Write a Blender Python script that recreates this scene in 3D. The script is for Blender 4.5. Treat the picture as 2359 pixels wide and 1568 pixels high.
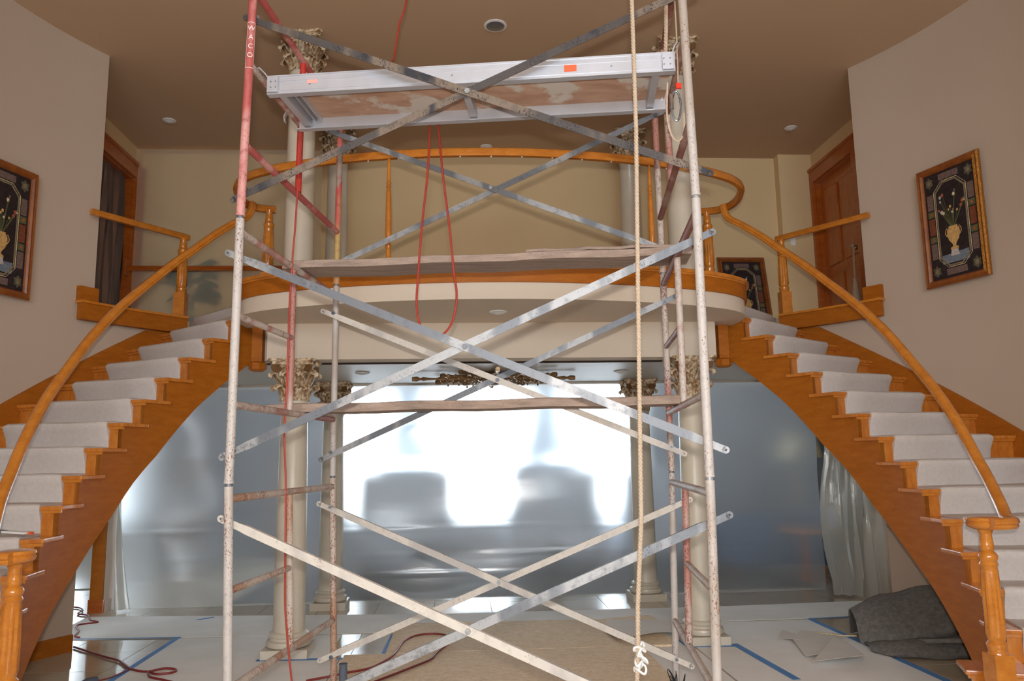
import bpy, bmesh, math, random
from mathutils import Vector, Matrix
random.seed(7)
PI = math.pi
D2R = PI/180
C = bpy.context.scene.collection
S = bpy.context.scene
for o in list(bpy.data.objects): bpy.data.objects.remove(o)

# ---------------------------------------------------------------- camera
cam_d = bpy.data.cameras.new('camera'); cam = bpy.data.objects.new('camera', cam_d); C.objects.link(cam)
S.camera = cam
yaw, pitch, roll = 0.0659, 0.1493, -0.016
CP = Vector((-0.302, 0.0, 1.5719))
fw = Vector((math.sin(yaw)*math.cos(pitch), math.cos(yaw)*math.cos(pitch), math.sin(pitch)))
rt = Vector((math.cos(yaw), -math.sin(yaw), 0)); up = rt.cross(fw)
rt2 = rt*math.cos(roll)+up*math.sin(roll); up2 = up*math.cos(roll)-rt*math.sin(roll)
cam.matrix_world = Matrix(((rt2.x, up2.x, -fw.x, CP.x), (rt2.y, up2.y, -fw.y, CP.y), (rt2.z, up2.z, -fw.z, CP.z), (0, 0, 0, 1)))
cam_d.sensor_width = 36; cam_d.lens = 36*1797.74/2359; cam_d.clip_start = 0.05; cam_d.clip_end = 200

# ---------------------------------------------------------------- world, flash, daylight portals, exposure
W = bpy.data.worlds.new('world'); S.world = W; W.use_nodes = True
wn = W.node_tree.nodes; wl = W.node_tree.links; wn.clear()
wo = wn.new('ShaderNodeOutputWorld'); wb = wn.new('ShaderNodeBackground')
wb.inputs[0].default_value = (0.86, 0.93, 1.0, 1); wb.inputs[1].default_value = 13.0
wl.new(wb.outputs[0], wo.inputs[0])

def area(name, loc, target, sx, sy, power, col, portal=False):
    l = bpy.data.lights.new(name, 'AREA'); l.shape = 'RECTANGLE'; l.size = sx; l.size_y = sy
    l.energy = power; l.color = col
    o = bpy.data.objects.new(name, l); C.objects.link(o); o.location = loc
    o.rotation_euler = (Vector(target)-Vector(loc)).to_track_quat('-Z', 'Y').to_euler()
    if portal: l.cycles.is_portal = True
    return o
fl = area('camera_flash', CP+up2*0.13-fw*0.06, CP+up2*0.13+fw*5+Vector((0, 0, 0.35)), 0.07, 0.04, 124.0, (1.0, 0.945, 0.885))
area('window_portal', (-0.75, 14.05, 1.72), (-0.75, 0, 1.72), 3.3, 2.34, 1, (1, 1, 1), True)
area('window_portal', (2.15, 14.05, 1.72), (2.15, 0, 1.72), 1.7, 2.34, 1, (1, 1, 1), True)
area('window_portal', (0, -4.6, 3.3), (0, 5, 3.3), 5.0, 2.9, 1, (1, 1, 1), True)
area('window_portal', (-7.7, 14.05, 1.52), (-7.7, 0, 1.52), 1.6, 2.05, 1, (1, 1, 1), True)  # for the added side room window
S.view_settings.view_transform = 'Standard'; S.view_settings.look = 'None'
S.view_settings.gamma = 1; S.view_settings.use_curve_mapping = False
S.view_settings.exposure = 0.0

# ---------------------------------------------------------------- materials
def lin(r, g, b):
    f = lambda c: (c/255/12.92) if c/255 <= .04045 else ((c/255+.055)/1.055)**2.4
    return (f(r), f(g), f(b), 1)
class Nt:
    def __init__(s, name):
        s.m = bpy.data.materials.new(name); s.m.use_nodes = True
        s.n = s.m.node_tree.nodes; s.l = s.m.node_tree.links
        s.b = s.n['Principled BSDF']; s.out = s.n['Material Output']
        s.tc = s.n.new('ShaderNodeTexCoord')
    def coord(s, scale=(1, 1, 1), rnd=False):
        m = s.n.new('ShaderNodeMapping'); m.inputs['Scale'].default_value = scale
        s.l.new(s.tc.outputs['Object'], m.inputs['Vector'])
        if rnd:
            oi = s.n.new('ShaderNodeObjectInfo'); v = s.n.new('ShaderNodeVectorMath'); v.operation = 'SCALE'
            v.inputs[0].default_value = (37, 51, 23); s.l.new(oi.outputs['Random'], v.inputs['Scale'])
            s.l.new(v.outputs[0], m.inputs['Location'])
        return m.outputs[0]
    def noise(s, vec, scale, detail=4, rough=.55):
        t = s.n.new('ShaderNodeTexNoise'); t.inputs['Scale'].default_value = scale
        t.inputs['Detail'].default_value = detail; t.inputs['Roughness'].default_value = rough
        s.l.new(vec, t.inputs['Vector']); return t.outputs['Fac']
    def ramp(s, fac, a, b):
        r = s.n.new('ShaderNodeMapRange'); r.inputs['From Min'].default_value = a; r.inputs['From Max'].default_value = b
        s.l.new(fac, r.inputs['Value']); return r.outputs[0]
    def mix(s, fac, a, b):
        m = s.n.new('ShaderNodeMix'); m.data_type = 'RGBA'
        if isinstance(fac, float): m.inputs[0].default_value = fac
        else: s.l.new(fac, m.inputs[0])
        for i, v in ((6, a), (7, b)):
            if isinstance(v, tuple): m.inputs[i].default_value = v
            else: s.l.new(v, m.inputs[i])
        return m.outputs[2]
    def bump(s, fac, strength, dist=.01):
        b = s.n.new('ShaderNodeBump'); b.inputs['Strength'].default_value = strength; b.inputs['Distance'].default_value = dist
        s.l.new(fac, b.inputs['Height']); s.l.new(b.outputs[0], s.b.inputs['Normal'])
    def col(s, c):
        if isinstance(c, tuple): s.b.inputs['Base Color'].default_value = c
        else: s.l.new(c, s.b.inputs['Base Color'])
def plain(name, c, rough=.5, metal=0.0, var=.12, vs=6, bump=0, bs=80, coat=0, spec=.5):
    t = Nt(name); v = t.coord(rnd=True)
    d = tuple(x*(1-var) for x in c[:3])+(1,); e = tuple(min(1, x*(1+var)) for x in c[:3])+(1,)
    t.col(t.mix(t.ramp(t.noise(v, vs), .3, .7), d, e))
    t.b.inputs['Roughness'].default_value = rough; t.b.inputs['Metallic'].default_value = metal
    t.b.inputs['Coat Weight'].default_value = coat; t.b.inputs['Specular IOR Level'].default_value = spec
    if bump: t.bump(t.noise(v, bs), bump)
    return t.m
def worn(name, base, patch, chip, pa, ca, rough=.55, metal=0.0, third=None):
    # painted steel with large patches of another coat and small chips
    t = Nt(name); v = t.coord(rnd=True); vz = t.coord((1, 1, .35), rnd=True)
    c = t.mix(t.ramp(t.noise(vz, 3.5, 3), pa+.06, pa-.02), base, patch)
    if third: c = t.mix(t.ramp(t.noise(vz, 7.0, 3), .60, .64), c, third)
    c = t.mix(t.ramp(t.noise(v, 26, 5, .6), .5, .8), c, tuple(x*.72 for x in base[:3])+(1,))
    a1 = t.n.new('ShaderNodeMath'); a1.operation = 'MULTIPLY_ADD'; t.l.new(t.noise(vz, 9, 3), a1.inputs[0]); a1.inputs[1].default_value = .42
    t.l.new(t.noise(t.coord((1.3, 1.3, .7), rnd=True), 120, 5, .75), a1.inputs[2])
    c = t.mix(t.ramp(a1.outputs[0], ca+.175, ca+.22), c, chip)
    t.col(c); t.b.inputs['Roughness'].default_value = rough; t.b.inputs['Metallic'].default_value = metal
    t.bump(t.noise(v, 60), .15, .003)
    return t.m
def wood(name, c1, c2, axis=(1, 1, 14), scale=3.2, rough=.28, coat=.35, dark=None):
    t = Nt(name); v = t.coord(axis, rnd=True)
    n = t.noise(v, scale, 6, .6)
    c = t.mix(t.ramp(n, .35, .68), c1, c2)
    n2 = t.noise(t.coord(tuple(a*3 for a in axis), rnd=True), scale*2.5, 3, .5)
    c = t.mix(t.ramp(n2, .56, .86), c, dark or tuple(x*.66 for x in c1[:3])+(1,))
    t.col(c); t.b.inputs['Roughness'].default_value = rough; t.b.inputs['Coat Weight'].default_value = coat
    t.b.inputs['Coat Roughness'].default_value = .15
    return t.m
M = {}
M['wall'] = plain('beige_wall_paint', lin(188, 168, 150), .85, var=.025, vs=1.2, bump=.04, bs=260)
M['hall'] = plain('ochre_hall_paint', lin(218, 190, 146), .85, var=.04, vs=1.0)
M['ceil'] = plain('brown_ceiling_paint', lin(196, 166, 136), .9, var=.02, vs=.8)
M['soffit'] = plain('grey_ceiling_gloss', lin(196, 188, 176), .45, var=.02, vs=1)
M['band'] = plain('cream_balcony_paint', lin(208, 194, 176), .8, var=.02, vs=1)
M['oak'] = wood('honey_oak', lin(158, 88, 20), lin(172, 100, 27), (2, 2, 9), rough=.5, coat=0)
M['oak'].node_tree.nodes['Principled BSDF'].inputs['Specular IOR Level'].default_value = .18
M['oakh'] = wood('honey_oak_rail', lin(188, 112, 34), lin(206, 130, 46), (3, 3, 5), rough=.22, coat=.5)
M['oakt'] = wood('honey_oak_tread', lin(182, 104, 34), lin(204, 128, 48), (7, 2, 2), rough=.22, coat=.5)
M['oakd'] = wood('dark_oak_casing', lin(160, 78, 24), lin(182, 98, 32), (2, 2, 8))
M['door'] = wood('knotty_pine_door', lin(166, 84, 28), lin(190, 108, 40), (5, 5, 1.1), scale=4)
M['carpet'] = plain('white_carpet', lin(205, 196, 190), .97, var=.05, vs=40, bump=.5, bs=220, spec=.1)
M['white'] = worn('white_scaffold_paint', lin(180, 172, 167), lin(166, 153, 142), lin(112, 66, 44), .42, .63)
M['rusty'] = worn('rusty_white_scaffold_paint', lin(184, 170, 158), lin(168, 134, 110), lin(128, 66, 38), .42, .585)
M['redwhite'] = worn('red_and_white_scaffold_paint', lin(166, 116, 106), lin(184, 172, 162), lin(110, 54, 42), .50, .60)
M['red'] = worn('red_scaffold_paint', lin(172, 84, 80), lin(196, 140, 134), lin(130, 36, 34), .44, .66)
M['brightred'] = worn('bright_red_scaffold_paint', lin(184, 44, 36), lin(160, 60, 54), lin(110, 30, 28), .40, .70)
M['maroon'] = worn('maroon_scaffold_paint', lin(134, 84, 76), lin(160, 128, 118), lin(84, 44, 40), .44, .66)
M['redyellow'] = worn('red_yellow_scaffold_paint', lin(184, 84, 80), lin(178, 150, 90), lin(120, 90, 70), .50, .68, third=lin(150, 140, 130))
M['galv'] = worn('galvanised_brace', lin(104, 107, 113), lin(152, 152, 153), lin(66, 68, 74), .46, .665, .5, .25)
M['dark'] = worn('dark_grimy_brace', lin(72, 66, 64), lin(116, 101, 88), lin(36, 34, 38), .46, .60, .7, 0, third=lin(44, 44, 50))
M['pale'] = worn('pale_painted_brace', lin(196, 188, 178), lin(172, 165, 160), lin(130, 104, 84), .42, .68)
M['alu'] = plain('brushed_aluminium', lin(196, 197, 204), .42, .55, var=.06, vs=8)
def ply():
    t = Nt('plywood_underside'); v = t.coord((1, 3, 1))
    c = t.mix(t.ramp(t.noise(v, 5, 4), .35, .65), lin(164, 128, 106), lin(186, 152, 130))
    c = t.mix(t.ramp(t.noise(t.coord(), 3.4, 4, .6), .54, .60), c, lin(196, 188, 180))
    t.col(c); t.b.inputs['Roughness'].default_value = .8; return t.m
M['ply'] = ply()
M['oldwood'] = wood('weathered_plank', lin(134, 116, 104), lin(168, 146, 132), (1.2, 14, 14), 2.2, .9, 0, lin(92, 78, 70))
M['cream'] = plain('antique_cream_column', lin(206, 196, 178), .35, var=.07, vs=3, coat=.2)
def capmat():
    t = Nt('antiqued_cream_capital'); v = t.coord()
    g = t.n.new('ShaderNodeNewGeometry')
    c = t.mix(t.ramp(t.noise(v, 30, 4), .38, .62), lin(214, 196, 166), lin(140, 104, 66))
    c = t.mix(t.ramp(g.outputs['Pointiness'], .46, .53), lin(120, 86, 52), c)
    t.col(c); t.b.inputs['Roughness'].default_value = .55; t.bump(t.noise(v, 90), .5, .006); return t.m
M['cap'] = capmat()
def osb():
    t = Nt('oriented_strand_board'); v = t.coord((1, 3.4, 1))
    a = t.noise(v, 16, 4, .7); b = t.noise(t.coord((2.4, 7, 1)), 22, 3, .6)
    c = t.mix(t.ramp(a, .35, .65), lin(222, 196, 160), lin(246, 228, 200))
    c = t.mix(t.ramp(b, .58, .66), c, lin(200, 162, 118))
    c = t.mix(t.ramp(t.noise(t.coord(), 9, 4, .7), .63, .68), c, lin(238, 230, 216))
    t.col(c); t.b.inputs['Roughness'].default_value = .8; t.bump(a, .3, .004); return t.m
M['osb'] = osb()
M['tile'] = plain('polished_beige_tile', lin(188, 172, 148), .07, var=.06, vs=2, spec=.7)
M['grout'] = plain('tile_grout', lin(130, 112, 92), .7)
M['paper'] = plain('floor_protection_board', lin(240, 238, 234), .75, var=.05, vs=2.5)
M['paper2'] = plain('white_masking_paper', lin(222, 216, 208), .8, var=.03)
M['tape'] = plain('blue_painters_tape', lin(84, 138, 200), .6, var=.08)
M['gold'] = plain('gilt_frame', lin(160, 104, 36), .35, .5, var=.3, vs=60, bump=.8, bs=70)
M['frame'] = wood('brown_picture_frame', lin(122, 64, 22), lin(150, 84, 30), (4, 4, 4), rough=.4)
M['ink'] = plain('near_black_ground', lin(38, 30, 34), .5, var=.5, vs=30)
M['rope'] = plain('manila_rope', lin(186, 166, 144), .9, var=.12, vs=60)
M['cord'] = plain('red_rubber_cord', lin(158, 52, 38), .45, var=.12)
M['cordd'] = plain('dark_red_cord', lin(130, 44, 40), .45, var=.12)
M['bronze'] = plain('antique_bronze', lin(150, 118, 82), .35, .7, var=.3, vs=30)
M['rug'] = plain('dark_grey_felt', lin(124, 120, 116), .97, var=.25, vs=28, bump=.7, bs=150, spec=.1)
M['black'] = plain('black_rubber', lin(30, 30, 32), .7)
M['orange'] = plain('orange_sticker', lin(226, 98, 56), .5, var=.05)
M['pink'] = plain('faded_pink_sticker', lin(226, 160, 150), .6, var=.1)
M['whitep'] = plain('white_plastic', lin(230, 230, 228), .4, var=.02)
M['steel'] = plain('bare_steel', lin(150, 156, 164), .35, .8, var=.1)
M['salmon'] = plain('orange_pink_cloth', lin(222, 120, 96), .9, var=.15, vs=40)
M['sofa'] = plain('pale_blue_upholstery', lin(206, 214, 226), .9, var=.1)
M['navy'] = plain('blue_upholstery', lin(60, 84, 120), .9)
M['brown'] = plain('brown_rug', lin(52, 40, 34), .95)
M['farwall'] = plain('far_room_wall', lin(118, 120, 126), .9, var=.03)
M['plant'] = plain('dark_green_leaf', lin(52, 84, 66), .6)
M['slate'] = plain('slate_cover', lin(86, 92, 104), .9)
M['stencil'] = plain('white_stencil_paint', lin(232, 220, 216), .6, var=.05)
for k, c in dict(stone=(124, 110, 84), brick=(118, 64, 42), mauve=(108, 88, 82), sage=(88, 84, 66), urn=(196, 156, 96), redf=(158, 84, 58), creamf=(206, 190, 150), bluef=(110, 120, 132), stem=(90, 92, 58), pale=(180, 172, 168)).items():
    M['a_'+k] = plain('painted_'+k, lin(*c), .5, var=.3, vs=50)
def glassy():
    m = bpy.data.materials.new('window_glass'); m.use_nodes = True; n = m.node_tree.nodes; l = m.node_tree.links; n.clear()
    o = n.new('ShaderNodeOutputMaterial'); t = n.new('ShaderNodeBsdfTransparent'); t.inputs[0].default_value = (.95, .97, .98, 1)
    g = n.new('ShaderNodeBsdfGlossy'); g.inputs['Roughness'].default_value = .02
    x = n.new('ShaderNodeMixShader'); x.inputs[0].default_value = .05
    l.new(t.outputs[0], x.inputs[1]); l.new(g.outputs[0], x.inputs[2]); l.new(x.outputs[0], o.inputs[0]); return m
M['glass'] = glassy()
def sheet(name, clear, trans, gl, tint, rough=.5, ior=1.13, bscale=(1, 1, 10), bstr=.5):
    m = bpy.data.materials.new(name); m.use_nodes = True; n = m.node_tree.nodes; l = m.node_tree.links; n.clear()
    o = n.new('ShaderNodeOutputMaterial'); tc = n.new('ShaderNodeTexCoord'); mp = n.new('ShaderNodeMapping')
    mp.inputs['Scale'].default_value = bscale; l.new(tc.outputs['Object'], mp.inputs[0])
    nz = n.new('ShaderNodeTexNoise'); nz.inputs['Scale'].default_value = 1.3; nz.inputs['Detail'].default_value = 5
    l.new(mp.outputs[0], nz.inputs['Vector'])
    bp = n.new('ShaderNodeBump'); bp.inputs['Strength'].default_value = bstr; bp.inputs['Distance'].default_value = .03
    l.new(nz.outputs['Fac'], bp.inputs['Height'])
    r = n.new('ShaderNodeBsdfRefraction'); r.inputs['IOR'].default_value = ior; r.inputs['Roughness'].default_value = rough
    r.inputs['Color'].default_value = tint
    t = n.new('ShaderNodeBsdfTranslucent'); t.inputs[0].default_value = tint
    d = n.new('ShaderNodeBsdfDiffuse'); d.inputs[0].default_value = tint
    g = n.new('ShaderNodeBsdfGlossy'); g.inputs['Roughness'].default_value = .22; l.new(bp.outputs[0], g.inputs['Normal'])
    a = n.new('ShaderNodeMixShader'); a.inputs[0].default_value = trans/(trans+clear); l.new(r.outputs[0], a.inputs[1]); l.new(t.outputs[0], a.inputs[2])
    b = n.new('ShaderNodeMixShader'); b.inputs[0].default_value = 1-(trans+clear)/(1-gl); l.new(a.outputs[0], b.inputs[1]); l.new(d.outputs[0], b.inputs[2])
    c = n.new('ShaderNodeMixShader'); c.inputs[0].default_value = gl; l.new(b.outputs[0], c.inputs[1]); l.new(g.outputs[0], c.inputs[2])
    l.new(c.outputs[0], o.inputs[0]); return m
M['plastic'] = sheet('clear_plastic_sheeting', .72, .15, .07, (.93, .95, .96, 1), .62, 1.13, (1, 1, 5), .12)
M['drape'] = sheet('bunched_plastic', .34, .34, .10, (.86, .85, .80, 1), .4, 1.1, (9, 9, 1.5), .8)
M['haze'] = sheet('hazy_hall_plastic', .66, .10, .03, (.90, .84, .72, 1), .7, 1.1, (6, 6, 1), .6)

# ---------------------------------------------------------------- mesh builder
class MB:
    def __init__(s): s.v = []; s.f = []
    def add(s, vs, fs):
        b = len(s.v); s.v += [Vector(p) for p in vs]; s.f += [tuple(i+b for i in f) for f in fs]; return s
    def hexa(s, p):   # 8 points: bottom ring 0-3, top ring 4-7
        return s.add(p, [(3, 2, 1, 0), (4, 5, 6, 7), (0, 1, 5, 4), (1, 2, 6, 5), (2, 3, 7, 6), (3, 0, 4, 7)])
    def box(s, x0, x1, y0, y1, z0, z1):
        return s.hexa([(x0, y0, z0), (x1, y0, z0), (x1, y1, z0), (x0, y1, z0), (x0, y0, z1), (x1, y0, z1), (x1, y1, z1), (x0, y1, z1)])
    def obox(s, c, ax, ay, az, hx, hy, hz):
        c, ax, ay, az = Vector(c), Vector(ax), Vector(ay), Vector(az)
        return s.hexa([c+ax*a*hx+ay*b*hy+az*d*hz for d in (-1, 1) for a, b in ((-1, -1), (1, -1), (1, 1), (-1, 1))])
    def prism(s, poly, z0, z1):
        n = len(poly)
        return s.add([(x, y, z0) for x, y in poly]+[(x, y, z1) for x, y in poly],
                     [tuple(range(n))[::-1], tuple(range(n, 2*n))]+[(i, (i+1) % n, n+(i+1) % n, n+i) for i in range(n)])
    def sweep(s, prof, pts, upv=(0, 0, 1), closed=False, ends=True, scale=None):
        pts = [Vector(p) for p in pts]; n = len(pts); k = len(prof); rings = []; upv = Vector(upv); prev = None
        for i, p in enumerate(pts):
            a = pts[(i-1) % n] if (closed or i > 0) else p; b = pts[(i+1) % n] if (closed or i < n-1) else p
            t = (b-a).normalized()
            sd = t.cross(upv)
            if sd.length < .15: sd = prev if prev else t.cross(Vector((0, 1, 0)))
            sd = (sd-t*sd.dot(t)).normalized()
            if prev is not None and sd.dot(prev) < 0: sd = -sd
            prev = sd; u = sd.cross(t).normalized(); q = scale[i] if scale else 1
            rings.append([p+sd*x*q+u*y*q for x, y in prof])
        f = []
        m = n if closed else n-1
        for i in range(m):
            j = (i+1) % n
            for a in range(k):
                b = (a+1) % k; f.append((i*k+a, i*k+b, j*k+b, j*k+a))
        if ends and not closed: f += [tuple(range(k))[::-1], tuple(range((n-1)*k, n*k))]
        return s.add([v for r in rings for v in r], f)
    def tube(s, pts, r, n=8, closed=False, scale=None):
        return s.sweep([(r*math.cos(2*PI*i/n), r*math.sin(2*PI*i/n)) for i in range(n)], pts, (0.01, 0.02, 1), closed, True, scale)
    def lathe(s, prof, o=(0, 0, 0), n=20, mod=None):
        o = Vector(o); k = len(prof); vs = []
        for r, z in prof:
            for i in range(n):
                a = 2*PI*(i+.5)/n; q = r*(mod(i, z) if mod else 1)
                vs.append(o+Vector((q*math.cos(a), q*math.sin(a), z)))
        f = [(j*n+i, j*n+(i+1) % n, (j+1)*n+(i+1) % n, (j+1)*n+i) for j in range(k-1) for i in range(n)]
        f += [tuple(range(n))[::-1], tuple(range((k-1)*n, k*n))]
        return s.add(vs, f)
    def ball(s, c, rx, ry, rz, n=10):
        pr = [(max(.001, math.sin(PI*j/(n-2))), -math.cos(PI*j/(n-2))) for j in range(n-1)]
        c = Vector(c); b = len(s.v); s.lathe(pr, (0, 0, 0), n)
        for i in range(b, len(s.v)):
            v = s.v[i]; s.v[i] = c+Vector((v.x*rx, v.y*ry, v.z*rz))
        return s
    def grid(s, rows):
        m = len(rows[0]); n = len(rows)
        return s.add([v for r in rows for v in r], [(j*m+i, j*m+i+1, (j+1)*m+i+1, (j+1)*m+i) for j in range(n-1) for i in range(m-1)])
    def mesh(s, name, mat, o=(0, 0, 0), smooth=False, bevel=0, thick=0, rot=0):
        o = Vector(o); me = bpy.data.meshes.new(name)
        vv = [p-o for p in s.v]
        if rot:
            R_ = Matrix.Rotation(-rot, 3, 'Z'); vv = [R_ @ p for p in vv]
        me.from_pydata(vv, [], s.f)
        bm = bmesh.new(); bm.from_mesh(me)
        if not thick: bmesh.ops.recalc_face_normals(bm, faces=bm.faces)
        else:
            bmesh.ops.solidify(bm, geom=bm.faces[:], thickness=thick)
        if bevel:
            es = [e for e in bm.edges if len(e.link_faces) == 2 and e.calc_face_angle(0) > .5]
            bmesh.ops.bevel(bm, geom=es, offset=bevel, segments=2, affect='EDGES', profile=.6, clamp_overlap=True)
        bm.to_mesh(me); bm.free()
        if smooth:
            for p in me.polygons: p.use_smooth = True
            try: me.set_sharp_from_angle(angle=.7)
            except Exception: pass
        if mat: me.materials.append(mat)
        return me
    def build(s, name, mat, parent=None, **k):
        o = (0, 0, 0)
        if parent is not None:
            q = parent; o = Vector((0, 0, 0)); rot = 0
            while q is not None: o = o+q.location; rot += q.rotation_euler.z; q = q.parent
        me = s.mesh(name, mat, o, **k)
        ob = bpy.data.objects.new(name, me); C.objects.link(ob)
        if parent is not None: ob.parent = parent
        return ob
def empty(name, label, cat, loc=(0, 0, 0), group=None):
    o = bpy.data.objects.new(name, None); C.objects.link(o); o.location = loc; o.empty_display_size = .1
    tag(o, label, cat, group); return o
def tag(o, label=None, cat=None, group=None, kind=None):
    if label: o['label'] = label
    if cat: o['category'] = cat
    if group: o['group'] = group
    if kind: o['kind'] = kind
    return o
def struct(name, mb, mat, **k): return tag(mb.build(name, mat, **k), kind='structure')
def part(name, mesh, parent, label=None, loc=(0, 0, 0)):
    o = bpy.data.objects.new(name, mesh); C.objects.link(o); o.parent = parent; o.location = loc
    if label: o['label'] = label
    return o
def copy_tree(o, parent=None):
    c = o.copy(); C.objects.link(c)
    if parent is not None: c.parent = parent
    for ch in list(o.children): copy_tree(ch, c)
    return c
def round_prof(w, h, n=12, e=.5):
    return [(w/2*abs(math.cos(a))**e*(1 if math.cos(a) >= 0 else -1), h/2*abs(math.sin(a))**e*(1 if math.sin(a) >= 0 else -1)) for a in [2*PI*i/n for i in range(n)]]
def catmull(pts, n=6):
    P_ = [Vector(p) for p in pts]; out = []
    for i in range(len(P_)-1):
        a = P_[max(0, i-1)]; b = P_[i]; c = P_[i+1]; d = P_[min(len(P_)-1, i+2)]
        for k in range(n):
            t = k/n; out.append(.5*((2*b)+(c-a)*t+(2*a-5*b+4*c-d)*t*t+(3*b-a-3*c+d)*t**3))
    out.append(P_[-1]); return out
def interp(tab, x):
    tab = sorted(tab)
    if x <= tab[0][0]: (a, b), (c, d) = tab[0], tab[1]
    elif x >= tab[-1][0]: (a, b), (c, d) = tab[-2], tab[-1]
    else:
        for i in range(len(tab)-1):
            if tab[i][0] <= x <= tab[i+1][0]: (a, b), (c, d) = tab[i], tab[i+1]; break
    return b+(d-b)*(x-a)/(c-a)

# ---------------------------------------------------------------- setting
ZC, Z1, Z2, ZS = 5.436, 2.436, 3.0, 2.749
XC, YC, RI, RO = 0.4693, 5.2885, 2.407, 3.71
def pol(sg, r, th, z): return Vector((sg*(XC+r*math.cos(th*D2R)), YC+r*math.sin(th*D2R), z))
# floor tiles near the camera side as parts; one slab below
fl_ = struct('floor', MB().box(-9, 9, -5, 15, -.2, -.006), M['grout'])
tb = {}
def tile(x0, x1, y0, y1):
    MB().box(x0+.003, x1-.003, y0+.003, y1-.003, -.006, 0).build('tile', M['tile'], fl_)
TS = .61
for ix in range(-8, 8):
    for iy in range(8, 18):
        tile(ix*TS, (ix+1)*TS, iy*TS-.2, (iy+1)*TS-.2)
o = MB().box(-9, 9, -5, 8*TS-.2, -.006, 0).box(-9, 9, 18*TS-.2, 15, -.006, 0).box(-9, -8*TS, 8*TS-.2, 18*TS-.2, -.006, 0).box(8*TS, 9, 8*TS-.2, 18*TS-.2, -.006, 0).build('outer_tiles', M['tile'], fl_)
o['kind'] = 'stuff'
struct('ceiling', MB().box(-4.6, 4.6, -5, 9.85, ZC, ZC+.15), M['ceil'])
def cyl_wall(sg, r0, r1, t0, t1, z0, z1, n=24):
    m = MB()
    for i in range(n):
        a = t0+(t1-t0)*i/n; b = t0+(t1-t0)*(i+1)/n
        m.hexa([pol(sg, r0, a, z0), pol(sg, r1, a, z0), pol(sg, r1, b, z0), pol(sg, r0, b, z0), pol(sg, r0, a, z1), pol(sg, r1, a, z1), pol(sg, r1, b, z1), pol(sg, r0, b, z1)])
    return m
def cyl_shell(sg, r0, r1, ths, zb, zt):
    # closed curved board with variable bottom and top
    m = MB(); n = len(ths); vs = []
    for t in ths: vs += [pol(sg, r0, t, zb(t)), pol(sg, r1, t, zb(t)), pol(sg, r1, t, zt(t)), pol(sg, r0, t, zt(t))]
    f = [(4*i+a, 4*i+(a+1) % 4, 4*(i+1)+(a+1) % 4, 4*(i+1)+a) for i in range(n-1) for a in range(4)]
    f += [(0, 1, 2, 3), (4*n-4, 4*n-3, 4*n-2, 4*n-1)]
    return m.add(vs, f)
def lins(a, b, n): return [a+(b-a)*i/(n-1) for i in range(n)]
for sg, nm in ((1, 'right'), (-1, 'left')):
    m = cyl_shell(sg, RO, RO+.14, lins(-26, 31.2, 30), lambda t: 0, lambda t: ZC)
    xe = XC+RO*math.cos(-26*D2R); ye = YC+RO*math.sin(-26*D2R)
    m.box(*sorted((sg*xe, sg*(xe+.15))), -5, ye, 0, ZC)
    struct('wall_'+nm, m, M['wall'], smooth=True)
    struct('wall_'+nm+'_under_hall', cyl_shell(sg, RO, RO+.05, lins(31.2, 46, 10), lambda t: 2.3, lambda t: 2.87), M['wall'], smooth=True)
    bb = cyl_shell(sg, RO-.018, RO, lins(0, 31.2, 14), lambda t: 0, lambda t: .14)
    struct('baseboard_'+nm, bb, M['oak'], smooth=True)
# closing walls behind the curved walls
def xb(sg, x0, x1): return sorted((sg*x0, sg*x1))
for sg, nm in ((1, 'right'), (-1, 'left')):
    # wall end return and hall side wall with door opening (upper floor)
    m = MB().box(*xb(sg, 3.76, 4.4), 7.24, 7.38, Z2, ZC)
    d0, d1, dz = (8.40, 9.42, 5.03) if sg > 0 else (8.38, 9.40, 5.02)
    m.box(*xb(sg, 4.28, 4.42), 7.38, d0, Z2, ZC).box(*xb(sg, 4.28, 4.42), d1, 9.75, Z2, ZC).box(*xb(sg, 4.28, 4.42), d0, d1, dz, ZC)
    struct('wall_hall_'+nm, m, M['hall'])
struct('wall_hall_back', MB().box(-4.42, 3.84, 9.62, 9.76, Z2, ZC).box(3.84, 4.28, 9.48, 9.76, Z2, ZC), M['hall'])
# lower level
struct('wall_lower_right', MB().box(4.28, 4.42, 7.24, 9.2, 0, Z1).box(3.76, 4.28, 7.24, 7.38, 0, Z1), M['wall'])
struct('wall_pier_left', MB().box(-4.28, -4.157, 8.99, 9.25, .1, Z1), M['wall'])
struct('trim_1', MB().box(-4.30, -4.165, 8.965, 8.99, .14, Z1), M['oak'])
struct('baseboard_pier_left', MB().box(-4.31, -4.15, 8.955, 8.985, 0, .14), M['oakd'])
struct('baseboard_pier_side', MB().box(-4.165, -4.14, 8.986, 9.25, 0, .12), M['wall'])
struct('baseboard_lower_right', MB().box(4.26, 4.28, 7.4, 8.6, 0, .14), M['wall'])
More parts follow.
